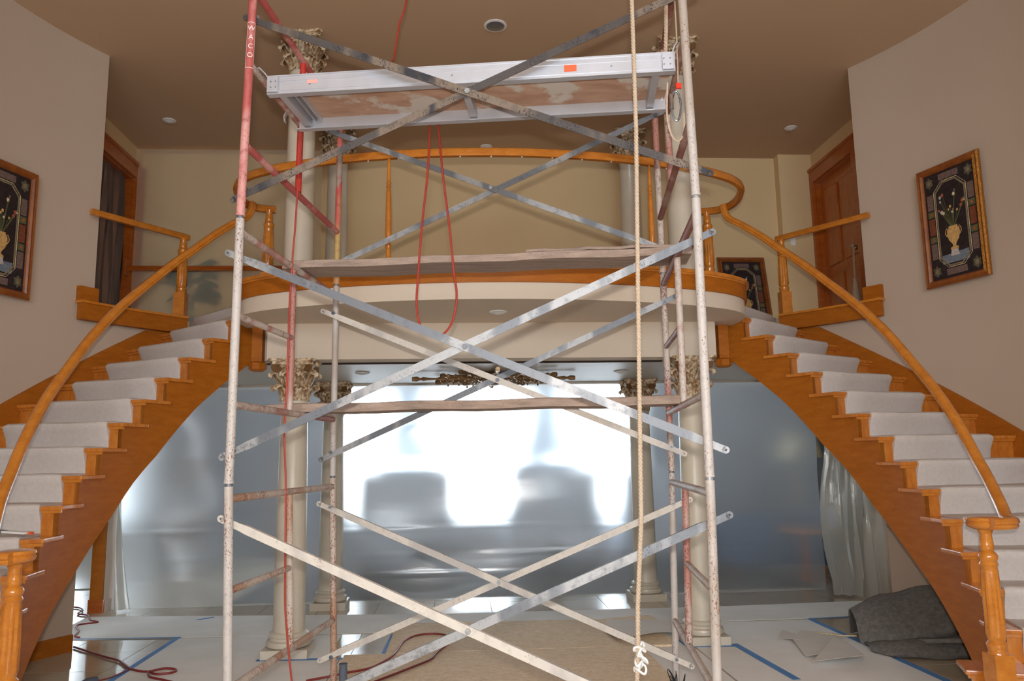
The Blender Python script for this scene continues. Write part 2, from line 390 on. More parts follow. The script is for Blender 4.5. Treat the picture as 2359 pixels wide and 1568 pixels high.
# rooms around: left side room, far room
struct('wall_far_left', MB().box(-9, -8.85, 6.0, 14, 0, 2.9).box(-9, -4.5, 5.85, 6.0, 0, 2.9), M['farwall'])
struct('wall_far_right', MB().box(8.85, 9, 7.2, 14, 0, 2.9).box(4.42, 8.85, 7.2, 7.35, 0, 2.9), M['farwall'])
fw_ = MB(); fw_.box(-9, -8.5, 14, 14.15, 0, 2.95).box(-8.5, -6.9, 14, 14.15, 0, .5).box(-8.5, -6.9, 14, 14.15, 2.55, 2.95).box(-6.9, -2.4, 14, 14.15, 0, 2.95)
fw_.box(-2.4, 3.0, 14, 14.15, 0, .55).box(-2.4, 3.0, 14, 14.15, 2.89, 2.95).box(.98, 1.22, 14, 14.15, .55, 2.89).box(3.0, 9, 14, 14.15, 0, 2.95)
struct('wall_far_back', fw_, M['farwall'])
struct('ceiling.001', MB().box(-9, 9, 9.25, 14.15, 2.95, 3.05).box(-9, -4.42, 5.85, 9.25, 2.95, 3.05).box(4.42, 9, 7.2, 9.25, 2.95, 3.05), M['whitep'])
nwin = [0]
def window(x0, x1, y, z0, z1, nx, nz=1):
    nwin[0] += 1
    m = MB(); w = .05
    m.box(x0, x0+w, y, y+.08, z0, z1).box(x1-w, x1, y, y+.08, z0, z1).box(x0, x1, y, y+.08, z0, z0+w).box(x0, x1, y, y+.08, z1-w, z1)
    for i in range(1, nx): xx = x0+(x1-x0)*i/nx; m.box(xx-.025, xx+.025, y, y+.08, z0, z1)
    for i in range(1, nz): zz = z0+(z1-z0)*i/nz; m.box(x0, x1, y, y+.08, zz-.02, zz+.02)
    wd = struct('window_%d' % nwin[0], m, M['whitep'])
    for i in range(nx):
        a = x0+(x1-x0)*i/nx; b = x0+(x1-x0)*(i+1)/nx
        for j in range(nz):
            c = z0+(z1-z0)*j/nz; d = z0+(z1-z0)*(j+1)/nz
            MB().box(a+.025, b-.025, y+.036, y+.042, c+.025, d-.025).build('pane', M['glass'], wd)
window(-2.4, .98, 14.03, .55, 2.89, 3); window(1.22, 3.0, 14.03, .55, 2.89, 2); window(-8.5, -6.9, 14.03, .5, 2.55, 2)  # leftmost window is added, to brighten the plastic in the gap by the pier
# front wall behind the camera, with its windows
m = MB().box(-4.6, -2.5, -5, -4.85, 0, ZC).box(2.5, 4.6, -5, -4.85, 0, ZC).box(-2.5, 2.5, -5, -4.85, 0, 1.85).box(-2.5, 2.5, -5, -4.85, 4.75, ZC)
struct('wall_front', m, M['wall'])
window(-2.5, 2.5, -4.95, 1.85, 4.75, 3, 2)

# balcony + upper floor slab
FR = [(0, 5.714), (.3, 5.724), (.6, 5.754), (.9, 5.805), (1.2, 5.877), (1.5, 5.975), (1.75, 6.085), (1.93, 6.20), (2.07, 6.34), (2.16, 6.52), (2.20, 6.75), (2.20, 6.97)]
front = [(-x, y) for x, y in FR[:0:-1]]+FR
front = [tuple(p[:2]) for p in catmull([(x, y, 0) for x, y in front], 3)]
slabR = [(2.14, 7.02), (XC+3.735*math.cos(46.3*D2R), YC+3.735*math.sin(46.3*D2R))]
slabR += [(XC+3.735*math.cos(t*D2R), YC+3.735*math.sin(t*D2R)) for t in (44, 41, 38, 35, 32)]+[(3.74, 7.26), (4.28, 7.28), (4.28, 9.62)]
slab = slabR+[(-x, y) for x, y in slabR[::-1]]
struct('floor.001', MB().prism([(1.95, 6.80), (1.95, 7.0)]+slab+[(-1.95, 7.0), (-1.95, 6.80)], Z1+.02, Z2-.004), M['wall'])
struct('ceiling.002', MB().prism([(1.98, 6.98)]+[(x, y) for x, y in slabR[1:]]+[(-x, y) for x, y in slabR[:0:-1]]+[(-1.98, 6.98)], Z1+.003, Z1+.018), M['soffit'])
balc = MB().prism(front, ZS, Z2-.06)
struct('floor.002', balc, M['band'], smooth=True)
struct('wall_beam', MB().box(-1.965, 1.965, 6.755, 6.98, Z1, ZS+.02), M['band'])
struct('trim_2', MB().box(-2.3, 2.3, 7.02, 7.045, Z1-.012, Z1+.003), M['brown'])
struct('trim_3', MB().box(-4.2, 4.25, 9.02, 9.06, Z1-.02, Z1+.003), M['soffit'])
def outset(path, d):
    r = []
    for i, (x, y) in enumerate(path):
        a = path[max(0, i-1)]; b = path[min(len(path)-1, i+1)]
        tx, ty = b[0]-a[0], b[1]-a[1]; L_ = math.hypot(tx, ty); r.append((x+ty/L_*d, y-tx/L_*d))
    return r
def strip(path, d0, d1, z0, z1):
    a = outset(path, d0); b = outset(path, d1); m = MB(); vs = []
    for p, q in zip(a, b): vs += [(p[0], p[1], z0), (q[0], q[1], z0), (q[0], q[1], z1), (p[0], p[1], z1)]
    n = len(path)
    f = [(4*i+k, 4*i+(k+1) % 4, 4*(i+1)+(k+1) % 4, 4*(i+1)+k) for i in range(n-1) for k in range(4)]+[(0, 1, 2, 3), (4*n-4, 4*n-3, 4*n-2, 4*n-1)]
    return m.add(vs, f)
t4 = struct('trim_4', strip(front, -.02, .022, 2.875, Z2+.005), M['oak'], smooth=True)
strip(front, -.12, .045, Z2+.005, Z2+.032).build('nosing', M['oakh'], t4, smooth=True)
strip(front, .0, .032, 2.99, Z2+.005).build('cove', M['oakh'], t4, smooth=True)
struct('floor.003', MB().prism(outset(front, -.1), Z2-.06, Z2-.002), M['carpet'])
# hall edge fascia, with the little baseboard return on the wall end
for sg, nm, n in ((1, 'right', 5), (-1, 'left', 6)):
    h = struct('trim_%d' % n, cyl_shell(sg, 3.60, 3.665, lins(28.3, 45.0, 12), lambda t: 2.845, lambda t: Z2-.01), M['oak'], smooth=True)
    cyl_shell(sg, 3.575, 3.67, lins(28.0, 45.0, 12), lambda t: Z2-.01, lambda t: Z2+.012).build('nosing', M['oakh'], h, smooth=True)
    cyl_shell(sg, 3.66, 3.708, lins(28.5, 31.4, 4), lambda t: Z2+.012, lambda t: Z2+.155).build('base_return', M['oak'], h, smooth=True)

# ---------------------------------------------------------------- staircases
LOW = [(-28, -.56), (-10.3, .174), (-8.2, .272), (-4.2, .44), (1.0, .65), (5.9, .828), (9.9, .99), (14.8, 1.19), (19.3, 1.41), (22.5, 1.54), (24.9, 1.63), (29.2, 1.83), (33.8, 2.03), (39.9, 2.25), (44.4, 2.40), (47, 2.50)]
def zlow(t): return max(.0, interp(LOW, t))
T1, DT, RS = 36.107, 5.0764, .1875
def th_i(i): return T1-(i-1)*DT
RAIL = [(-25.7, 1.20), (-20.6, 1.34), (-14.8, 1.525), (-8.8, 1.775), (-3.2, 2.005), (2.0, 2.205), (8.0, 2.46), (14.0, 2.70), (22.4, 3.01), (27.3, 3.195), (32.3, 3.375), (37, 3.555), (41, 3.69)]
NEWEL = [(.05, 0), (.05, .36), (.045, .375), (.05, .39), (.052, .41), (.04, .425), (.046, .44), (.049, .46), (.047, .62), (.043, .78), (.040, .80), (.047, .815), (.040, .83), (.047, .845), (.049, .86), (.040, .875), (.030, .885), (.036, .895), (.034, .92), (.029, .97), (.036, .985), (.04, 1.0)]
def newel_mb(x, y, z0, h, block=.33):
    k = h
    m = MB(); b = block*k
    m.box(x-.053, x+.053, y-.053, y+.053, z0, z0+b)
    prof = [(r, z0+b+(z-.36)/.64*(h-b)) for r, z in NEWEL if z >= .36]
    lo, hi = z0+b+(.46-.36)/.64*(h-b), z0+b+(.79-.36)/.64*(h-b)
    m.lathe(prof, (x, y, 0), 24, lambda i, z: (1.02 if i % 3 else .88) if lo-.001 <= z <= hi else 1)
    return m
def fatprof(w=.062, h=.062):
    return [(-w*.5, .0), (-w*.44, h*.3), (-w*.25, h*.47), (0, h*.5), (w*.25, h*.47), (w*.44, h*.3), (w*.5, 0), (w*.38, -h*.12), (w*.42, -h*.3), (w*.30, -h*.5), (-w*.30, -h*.5), (-w*.42, -h*.3), (-w*.38, -h*.12)]
for sg, nm in ((1, 'right'), (-1, 'left')):
    st = empty('staircase', 'curved honey oak staircase with white carpet runner rising along the %s wall' % nm, 'staircase', pol(sg, 3.0, 0, 0))
    for i in range(0, 15):
        t = th_i(i); z = RS*(15-i); ri = RI if i < 13 else 2.20
        a, b = t, t+DT+1.2
        m = MB(); vs = []
        for th in (a, (a+b)/2, b): vs += [pol(sg, ri, th, z-.028), pol(sg, RO-.02, th, z-.028), pol(sg, RO-.02, th, z), pol(sg, ri, th, z)]
        f = [(4*q+k, 4*q+(k+1) % 4, 4*(q+1)+(k+1) % 4, 4*(q+1)+k) for q in range(2) for k in range(4)]+[(0, 1, 2, 3), (8, 9, 10, 11)]
        m.add(vs, f).build('tread', M['oakt'], st, bevel=.007)
        a = t+.62
        r0 = ri+.03
        MB().hexa([pol(sg, r0, a, z-RS), pol(sg, RO-.02, a, z-RS), pol(sg, RO-.02, a+.45, z-RS), pol(sg, r0, a+.45, z-RS), pol(sg, r0, a, z-.028), pol(sg, RO-.02, a, z-.028), pol(sg, RO-.02, a+.45, z-.028), pol(sg, r0, a+.45, z-.028)]).build('riser', M['oakt'], st)
        MB().hexa([pol(sg, ri+.012, a-.3, z-.046), pol(sg, RO-.02, a-.3, z-.046), pol(sg, RO-.02, a, z-.046), pol(sg, ri+.012, a, z-.046), pol(sg, ri+.012, a-.35, z-.028), pol(sg, RO-.02, a-.35, z-.028), pol(sg, RO-.02, a, z-.028), pol(sg, ri+.012, a, z-.028)]).build('cove_moulding', M['oakh'], st)
    # landing nosing riser
    a = th_i(-1)+.62
    MB().hexa([pol(sg, 2.44, a, Z2-RS), pol(sg, RO-.02, a, Z2-RS), pol(sg, RO-.02, a+.45, Z2-RS), pol(sg, 2.44, a+.45, Z2-RS), pol(sg, 2.44, a, Z2-.02), pol(sg, RO-.02, a, Z2-.02), pol(sg, RO-.02, a+.45, Z2-.02), pol(sg, 2.44, a+.45, Z2-.02)]).build('riser', M['oakt'], st)
    # carpet, one wrapped piece per step
    for i in range(-1, 15):
        t = th_i(i); z = RS*(15-i)
        r0, r1 = (2.545, 3.45) if i >= 0 else (2.43, 3.60)
        back = (DT+.62)*D2R*3.0
        if i == -1: back = .45
        prof = [(.018, z-RS+.012), (.006, z-.10), (-.014, z-.05), (-.026, z-.022), (-.024, z+.002), (-.008, z+.014), (.03, z+.016), (back, z+.014), (back, z+.001), (.04, z+.001), (.0, z-.012), (.034, z-.04), (.034, z-RS+.012)]
        rr = [r0, r0+.02, r0+.3, (r0+r1)/2, r1-.3, r1-.04, r1]
        m = MB(); k = len(prof); vs = []
        for j, r in enumerate(rr):
            sh = .012 if j in (0, len(rr)-1) else 0
            for s_, zz in prof:
                vs.append(pol(sg, r, t+(s_+(sh if s_ < .03 else 0))/3.0/D2R, zz-(sh*.6 if zz > z-.02 and s_ < back*.9 else 0)+.0015*math.sin(r*9+i)))
        f = [(j*k+a_, j*k+(a_+1) % k, (j+1)*k+(a_+1) % k, (j+1)*k+a_) for j in range(len(rr)-1) for a_ in range(k)]
        f += [tuple(range(k)), tuple(range((len(rr)-1)*k, len(rr)*k))]
        m.add(vs, f).build('carpet', M['carpet'], st, smooth=True)
    # inner stringer with the saw-tooth under the treads
    m = MB()
    for i in range(0, 15):
        a0 = th_i(i)+.62; a1 = a0+DT; zt = RS*(15-i)-.028
        ths = lins(a0, a1, 4)
        m2 = cyl_shell(sg, 2.437, 2.47, ths, zlow, lambda t: zt); m.add(m2.v, m2.f)
    m2 = cyl_shell(sg, 2.437, 2.47, lins(th_i(-1)+.6, 48, 3), zlow, lambda t: ZS); m.add(m2.v, m2.f)
    m.build('stringer', M['oak'], st, smooth=True)
    # soffit under the flight
    ths = lins(-10, 45.5, 26)
    rows = [[pol(sg, 2.46, t, zlow(t)+.05) for t in ths], [pol(sg, RO-.01, t, zlow(t)+.05) for t in ths]]
    MB().grid(rows).build('soffit', M['wall'], st, smooth=True, thick=.02)
    # wall skirt
    cyl_shell(sg, RO-.022, RO, lins(-26, 44, 30), lambda t: max(0, 1.2926+.0369*t-.22), lambda t: min(1.335+.0385*t, 2.85)).build('wall_skirt', M['oak'], st, smooth=True)
    # drop newel at the stair head
    dx, dy = 2.09, 6.96
    m = MB().box(*xb(sg, dx-.045, dx+.045), dy-.05, dy+.05, 2.44, ZS)
    o8 = lambda r, z: [(sg*(dx+r*math.cos((k+.5)*PI/4)), dy+r*math.sin((k+.5)*PI/4), z) for k in range(8)]
    vs = o8(.05, 2.36)+o8(.078, 2.375)+o8(.078, 2.43)+o8(.055, 2.445)
    m.add(vs, [tuple(range(8)), tuple(range(24, 32))]+[(j*8+k, j*8+(k+1) % 8, (j+1)*8+(k+1) % 8, (j+1)*8+k) for j in range(3) for k in range(8)])
    m.build('drop_newel', M['oak'], st)
    # handrail
    rp = [(-25.7+i*(66.7/44)) for i in range(45)]
    pts = []
    nx, ny = 2.53, 4.17
    dzn = 0 if sg > 0 else -.06
    vol = [(.015, -.085), (-.03, -.093), (.05, -.085), (.10, -.07), (.14, -.035)]
    for dx_, dy_ in vol[1:]: pts.append(Vector((sg*(nx+dx_), ny+dy_, 1.185+dzn)))
    for t in rp: pts.append(pol(sg, RI+.06, t, interp(RAIL, t)+dzn*max(0, (-20-t)/5.7)))
    pts[4].z = 1.20+dzn
    for t, z in ((43.2, 3.755), (44.3, 3.80), (44.9, 3.86), (45.1, 3.93)): pts.append(pol(sg, RI+.055, t, z))
    MB().sweep(fatprof(.064, .062), pts[:5]+catmull(pts[5:], 2)).build('handrail', M['oakh'], st, smooth=True)
    MB().lathe([(.055, 1.15), (.07, 1.156), (.086, 1.165), (.092, 1.18), (.084, 1.19), (.092, 1.20), (.086, 1.212), (.05, 1.218)], (sg*nx, ny, dzn), 28).build('volute', M['oakh'], st, smooth=True)
    newel_mb(sg*nx, ny, RS, .965+dzn).build('newel_post', M['oakh'], st, smooth=True)

# ---------------------------------------------------------------- balcony railing
br = empty('balcony_railing', 'curved honey oak balcony rail with only two balusters left standing', 'railing', (0, 5.9, Z2+.032))
RP = [(0, 5.78), (.3, 5.79), (.6, 5.82), (.95, 5.88), (1.3, 5.975), (1.65, 6.10), (1.9, 6.23), (2.08, 6.37), (2.20, 6.55), (2.27, 6.78), (2.28, 7.0), (2.23, 7.14), (2.14, 7.21), (2.04, 7.23)]
rp = [(-x, y) for x, y in RP[:0:-1]]+RP
MB().sweep(fatprof(.066, .066), catmull([(x, y, 3.925) for x, y in rp], 3)).build('handrail', M['oakh'], br, smooth=True)
pl_ = MB()
for x in [(-1.5+.24*i) for i in range(13)]:
    y = interp([(a, b) for a, b in rp[3:-3]], x)
    pl_.lathe([(.006, 3.886), (.006, 3.893)], (x, y, 0), 8)
pl_.build('baluster_plug', M['whitep'], br)
for sg in (1, -1): newel_mb(sg*2.09, 7.19, Z2, .90).build('newel_post', M['oakh'], br, smooth=True)
BAL = [(.017, 0), (.019, .12), (.012, .135), (.022, .15), (.024, .17), (.013, .19), (.017, .205), (.023, .24), (.024, .30), (.021, .52), (.019, .60), (.012, .62), (.021, .635), (.012, .65), (.021, .665), (.013, .68), (.015, .70), (.011, .86)]
for x, y in ((-.855, 5.862), (1.225, 5.955)):
    MB().lathe([(r, Z2+.032+z) for r, z in BAL], (x, y, 0), 14, lambda i, z: 1).build('baluster', M['oakh'], br, smooth=True)
# hall guard rails
for sg, nm in ((1, 'right'), (-1, 'left')):
    g = empty('hall_railing', 'short oak guard rail at the head of the %s stair' % nm, 'railing', (sg*3.08, 7.84, Z2))
    p0 = Vector((sg*3.06, 7.88, 3.835)); p1 = Vector((sg*3.615, 7.0, 3.825))
    MB().sweep(fatprof(.06, .058), [p0, p0.lerp(p1, .5), p1]).build('handrail', M['oakh'], g, smooth=True)
    newel_mb(sg*3.09, 7.83, Z2+.01, .80, .30).build('newel_post', M['oakh'], g, smooth=True)
g = empty('back_railing', 'low oak rail across the back of the upper hall on the left', 'railing', (-3.1, 9.6, 3.9))
MB().sweep(fatprof(.06, .06), [(-4.255, 9.33, 3.875), (-1.95, 9.33, 3.875)]).build('handrail', M['oakd'], g, smooth=True)
MB().box(-4.278, -4.255, 9.27, 9.385, 3.785, 3.975).build('wall_rosette', M['oakd'], g, bevel=.008)

# ---------------------------------------------------------------- upper hall doors
dR = MB(); X0 = 4.28
def casing(sg, d0, d1, dz, n, mat):
    m = MB()
    m.box(*xb(sg, 4.235, 4.28), d1, d1+.15, Z2+.014, dz+.17).box(*xb(sg, 4.235, 4.28), d0-.14, d0, Z2+.014, dz+.17).box(*xb(sg, 4.235, 4.28), d0, d1, dz, dz+.17)
    m.box(*xb(sg, 4.22, 4.28), d0-.16, d1+.17, dz+.15, dz+.19)
    m.box(*xb(sg, 4.21, 4.28), d1+.13, d1+.16, Z2+.014, dz+.17)
    m.box(*xb(sg, 4.28, 4.42), d1-.02, d1, Z2, dz).box(*xb(sg, 4.28, 4.42), d0, d0+.02, Z2, dz).box(*xb(sg, 4.28, 4.42), d0+.02, d1-.02, dz-.02, dz)
    return struct('door_%d' % n, m, mat)
dd = casing(1, 8.40, 9.42, 5.03, 1, M['oakd'])
m = MB().box(4.345, 4.40, 8.42, 9.40, Z2, 5.01)
lf = m.build('door_leaf', M['door'], dd)
for y0, y1, z0, z1 in ((8.54, 8.88, 3.15, 3.75), (8.96, 9.30, 3.15, 3.75), (8.54, 8.88, 3.88, 4.88), (8.96, 9.30, 3.88, 4.88)):
    MB().box(4.325, 4.35, y0, y1, z0, z1).build('door_panel', M['door'], lf, bevel=.012)
kb = MB().ball((4.29, 8.55, 3.93), .03, .03, .03); kb.box(4.30, 4.345, 8.535, 8.565, 3.915, 3.945); kb.build('door_knob', M['bronze'], lf, smooth=True)
dl = casing(-1, 8.38, 9.40, 5.02, 2, M['oakd'])
# dark plastic hanging in the left doorway
rows = []
for j in range(8):
    z = Z2+.01+(5.0-Z2-.01)*j/7
    rows.append([(-4.35+.03*math.sin(k*1.9+j*.15)+.015*math.sin(k*.8+j), 8.41+.97*k/22, z) for k in range(23)])
tag(MB().grid(rows).build('plastic_curtain', sheet('dark_doorway_plastic', .5, .1, .08, (.20, .155, .14, 1), .4, 1.1, (1, 6, 1), .8), smooth=True), 'dark plastic sheeting hung in folds across the upper left doorway', 'plastic sheeting')
struct('wall_beyond_left_door', MB().box(-6.2, -6.1, 7.2, 10.6, Z2, ZC).box(-6.2, -4.42, 10.5, 10.6, Z2, ZC).box(-6.2, -4.42, 7.2, 7.3, Z2, ZC).box(-6.2, -4.42, 7.2, 10.6, ZC, ZC+.1).box(-6.2, -4.42, 7.2, 10.6, Z2-.03, Z2), plain('dim_room_paint', lin(120, 90, 76), .9))
# tassel on the right door
ta = empty('door_tassel', 'cream cord tassel hanging from the knob of the pine door', 'tassel', (4.25, 8.56, 3.93))
MB().tube([(4.262, 8.545+.012*math.cos(a), 3.93) for a in (0, 1.5, 3.1)]+[(4.258, 8.55, 3.85), (4.258, 8.56, 3.70), (4.258, 8.56, 3.58)], .011, 8).build('cord', M['rope'], ta, smooth=True)
MB().lathe([(.012, 3.58), (.026, 3.56), (.022, 3.53), (.03, 3.50), (.05, 3.30), (.052, 3.24)][::-1], (4.255, 8.56, 0), 14).build('skirt', M['rope'], ta, smooth=True)
MB().ball((4.25, 8.55, 3.95), .02, .035, .025).build('knot', M['rope'], ta, smooth=True)
sw = empty('light_switch', 'small white light switch on the ochre upper hall pilaster', 'switch', (3.95, 9.48, 4.27))
MB().box(3.93, 3.995, 9.472, 9.48, 4.21, 4.32).build('plate', M['whitep'], sw, bevel=.002)
MB().box(3.955, 3.97, 9.462, 9.472, 4.255, 4.28).build('toggle', M['whitep'], sw)
# hazy plastic and covered plant at the back left of the hall
rows = [[(-4.26+2.25*k/44, 9.40+.004*math.sin(k*.9+.1*j)*(1-j/8)+.005*math.sin(k*.37+j*.3)*(1-j/8), Z2+.02+(ZC-Z2-.06)*j/8) for k in range(45)] for j in range(9)]
tag(MB().grid(rows).build('plastic_curtain', M['haze'], smooth=True), 'hazy plastic sheeting hung along the back of the upper left hall', 'plastic sheeting')

pp = empty('potted_plant', 'dark green plant standing blurred behind the hazy plastic at the left of the upper hall', 'plant', (-3.55, 9.51, Z2))
MB().lathe([(.06, Z2+.002), (.085, Z2+.25), (.09, Z2+.30), (.075, Z2+.30)], (-3.55, 9.51, 0), 16).build('pot', M['slate'], pp, smooth=True)
MB().tube([(-3.55, 9.51, Z2+.28), (-3.56, 9.51, 3.6)], .012, 8).build('stem', M['a_stem'], pp)
rp2 = random.Random(3)
for k in range(26):
    zz = rp2.uniform(3.42, 3.95); an = rp2.uniform(-1, 1); L4 = rp2.uniform(.18, .38); sx = -1 if k % 2 else 1
    p0 = Vector((-3.56, 9.51, zz)); p1 = p0+Vector((sx*L4, .05*an, .22*rp2.random()-.10)); pm = (p0+p1)/2+Vector((0, 0, .06)); ww = Vector((0, .02, .035))
    MB().grid([[p0-ww*.1, p0+ww*.1], [p0.lerp(pm, .6)-ww, p0.lerp(pm, .6)+ww], [pm-ww*1.1, pm+ww*1.1], [pm.lerp(p1, .6)-ww*.8, pm.lerp(p1, .6)+ww*.8], [p1-ww*.05, p1+ww*.05]]).build('leaf', M['plant'], pp, smooth=True, thick=.002)

# ---------------------------------------------------------------- columns
SH = [(.19, 0), (.19, .085), (.185, .09)]
def leaf_mesh(h, w, curl, name):
    rows = []; n = 11
    for j in range(n):
        t = j/(n-1); tt = min(t, .8)/.8; a = max(0, t-.8)/.2*2.6
        r = .122+.022*tt**2+curl*(tt**3)+(.016*math.sin(a) if a else 0)+.012*(1-math.cos(a))*.5
        z = h*tt-(.018*(1-math.cos(a)) if a else 0)
        ww = w*(.75+.35*math.sin(PI*min(1, t*1.1)))*(1+.13*math.cos(j*PI))*(1 if t < .82 else .75-(t-.82)*2)
        rows.append([(r-.014*abs(u)**2+(.007 if abs(u) < .1 else -.004 if abs(u) < .4 else .004), ww*u, z-.014*abs(u)*tt) for u in (-1, -.65, -.32, 0, .32, .65, 1)])
    return MB().grid(rows).mesh(name, M['cap'], smooth=True, thick=.006)
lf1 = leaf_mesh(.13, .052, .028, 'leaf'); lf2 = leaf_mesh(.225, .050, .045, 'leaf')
def spiral(r0, turns, n):
    return [(r0*(1-.72*i/n)*math.cos(turns*2*PI*i/n), r0*(1-.72*i/n)*math.sin(turns*2*PI*i/n)) for i in range(n+1)]
vm = MB()
pts = [(.10, 0, -.19), (.125, 0, -.10), (.16, 0, -.05)]+[(.195+a*.9, 0, -.055+b) for a, b in spiral(.042, 1.6, 18)]
vm.sweep([(-.02, -.006), (.02, -.006), (.02, .006), (-.02, .006)], pts, (0, 1, 0.001)); volm = vm.mesh('volute', M['cap'], smooth=True)
vm = MB(); vm.sweep([(-.012, -.005), (.012, -.005), (.012, .005), (-.012, .005)], [(.125, 0, -.16), (.14, 0, -.09)]+[(.155+a*.5, 0, -.07+b*.6) for a, b in spiral(.04, 1.3, 14)], (0, 1, .001)); volm2 = vm.mesh('volute', M['cap'], smooth=True)
def abacus():
    pl = []
    for k in range(4):
        a = k*PI/2+PI/4
        for d, r in ((-.07, .262), (.07, .262)): pl.append((r*math.cos(a+d), r*math.sin(a+d)))
        for q in (.28, .5, .72):
            b = a+q*PI/2; r = .262*math.cos(PI/4)*(1/max(abs(math.cos(b)), abs(math.sin(b)))); r *= (1-.13*math.sin(PI*q)); pl.append((r*math.cos(b), r*math.sin(b)))
    m = MB()
    m.prism([(x*.9, y*.9) for x, y in pl], -.05, -.022); m.prism(pl, -.022, 0)
    for k in range(4):
        a = k*PI/2; m.ball((.185*math.cos(a), .185*math.sin(a), -.03), .028, .028, .028, 8)
    return m.mesh('abacus', M['cap'])
abm = abacus()
shm = MB().lathe([(.133, .19), (.130, .22), (.128, .26), (.128, .8), (.122, 1.4), (.112, 2.05), (.118, 2.06), (.120, 2.075), (.112, 2.09)], n=32).mesh('shaft', M['cream'], smooth=True)
bs = MB().box(-.185, .185, -.185, .185, 0, .075)
bs.lathe([(.165, .075), (.178, .085), (.182, .105), (.175, .125), (.155, .133), (.148, .15), (.158, .16), (.162, .172), (.156, .185), (.138, .195)], n=32)
bsm = bs.mesh('base', M['cream'], smooth=True)
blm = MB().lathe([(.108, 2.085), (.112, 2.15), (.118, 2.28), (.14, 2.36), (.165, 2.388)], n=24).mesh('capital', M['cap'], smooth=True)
def column(x, y, z, label):
    c = empty('column', label, 'column', (x, y, z), 'round cream columns with leafy capitals')
    part('base', bsm, c); part('shaft', shm, c); cp = part('capital', blm, c)
    for k in range(8):
        q = part('leaf', lf1, cp, loc=(0, 0, 2.085)); q.rotation_euler.z = k*PI/4
        q = part('leaf', lf2, cp, loc=(0, 0, 2.10)); q.rotation_euler.z = k*PI/4+PI/8
    for k in range(4):
        q = part('volute', volm, cp, loc=(0, 0, 2.425)); q.rotation_euler.z = k*PI/2+PI/4
        for d in (-.3, .3):
            q = part('volute', volm2, cp, loc=(0, 0, 2.40)); q.rotation_euler.z = k*PI/2+d
    part('abacus', abm, cp, loc=(0, 0, Z1))
for x, y, z, lb in ((-1.736, 6.838, 0, 'front left cream column under the balcony, behind the left scaffold posts'), (1.736, 6.838, 0, 'front right cream column under the balcony, behind the right scaffold posts'),
                    (-1.736, 8.897, 0, 'back left cream column standing before the plastic wall'), (1.736, 8.897, 0, 'back right cream column standing before the plastic wall'),
                    (-1.736, 6.838, Z2, 'upper front left cream column behind the balcony rail'), (1.736, 6.838, Z2, 'upper front right cream column behind the balcony rail'),
                    (-1.736, 8.897, Z2, 'upper back left cream column deep in the upper hall'), (1.736, 8.897, Z2, 'upper back right cream column deep in the upper hall')):
    column(x, y, z, lb)

# ---------------------------------------------------------------- plastic wall and drapes
rows = [[(-4.14+8.05*k/60, 9.14+.008*math.sin(k*.7+j*.1)+.008*math.sin(k*.23-j*.25)-sum(a*math.exp(-((.012+(Z1-.02)*j/90-zz-.012*math.sin(k*.21+zz*9))/.014)**2) for zz, a in ((.30, .009), (.52, .006), (.80, .008), (1.62, .003))), .0015+(Z1-.01)*j/90) for k in range(61)] for j in range(91)]
tag(MB().grid(rows).build('plastic_wall', M['plastic'], smooth=True), 'wide translucent plastic sheet closing off the bright room behind the columns', 'plastic sheeting')
rows = [[(-6.6+2.25*k/16, 10.65+.02*math.sin(k*1.1+j*.3), .012+2.9*j/8) for k in range(17)] for j in range(9)]
tag(MB().grid(rows).build('plastic_wall', M['plastic'], smooth=True), 'bright plastic sheet seen in the gap left of the oak-trimmed pier', 'plastic sheeting')
rows = []
for j in range(16):
    q = j/15; z = .02+2.40*q; bulge = .10*math.sin(PI*min(1, max(0, (.62-q)/.55)))
    rows.append([Vector((3.80-bulge*(1 if k < 6 else .3)+.46*k/26+.02*math.sin(k*1.3), 8.72-.05*math.sin(k*1.05+q*2.2)-.03*math.sin(k*2.3-q*4)-.28*k/26+.02*math.sin(j*.9+k), z)) for k in range(27)])
tag(MB().grid(rows).build('plastic_drape', M['drape'], smooth=True), 'bunched milky plastic drape hanging beside the curved right wall', 'plastic sheeting')
tag(MB().grid([[Vector((-4.10+.16*(1-q)*k/15+.05*(1-q), 9.10-.04*math.sin(k*.4+q*3)-.1*(1-q), .02+1.2*q)) for k in range(16)] for q in lins(0, 1, 20)]).build('plastic_drape', M['drape'], smooth=True), 'loose fold of plastic trailing at the foot of the left pier', 'plastic sheeting')

# ---------------------------------------------------------------- furniture blurred behind the sheet
def sofa(x0, x1, y, h, mat, label, nm='sofa', depth=.9, cat='sofa'):
    s = empty(nm, label, cat, ((x0+x1)/2, y, 0))
    MB().box(x0, x1, y+.0, y+.22, .12, h).build('back', mat, s, bevel=.04)
    MB().box(x0+.12, x1-.12, y+.22, y+depth, .14, .42).build('seat', mat, s, bevel=.04)
    for a in (x0, x1-.16): MB().box(a, a+.16, y+.22, y+depth, .12, .62).build('arm', mat, s, bevel=.03)
    for a in (x0+.06, x1-.10):
        for b in (y+.06, y+depth-.1): MB().box(a, a+.05, b, b+.05, .013, .13).build('leg', M['oakd'], s)
sofa(-1.78, -.42, 11.2, 1.42, M['sofa'], 'pale blue tall-backed seat behind the plastic, left of centre')
sofa(.38, 1.74, 11.2, 1.44, M['sofa'], 'pale blue tall-backed seat behind the plastic, right of centre')
sofa(2.05, 3.1, 11.3, 1.40, M['sofa'], 'pale blue tall-backed seat behind the plastic, beside the back right column')
sofa(3.2, 4.5, 10.2, .78, M['navy'], 'navy sofa blurred behind the right part of the plastic')
sofa(4.65, 5.4, 10.4, .8, M['navy'], 'dark blue chair blurred at the far right behind the plastic', 'armchair', .8, 'chair')
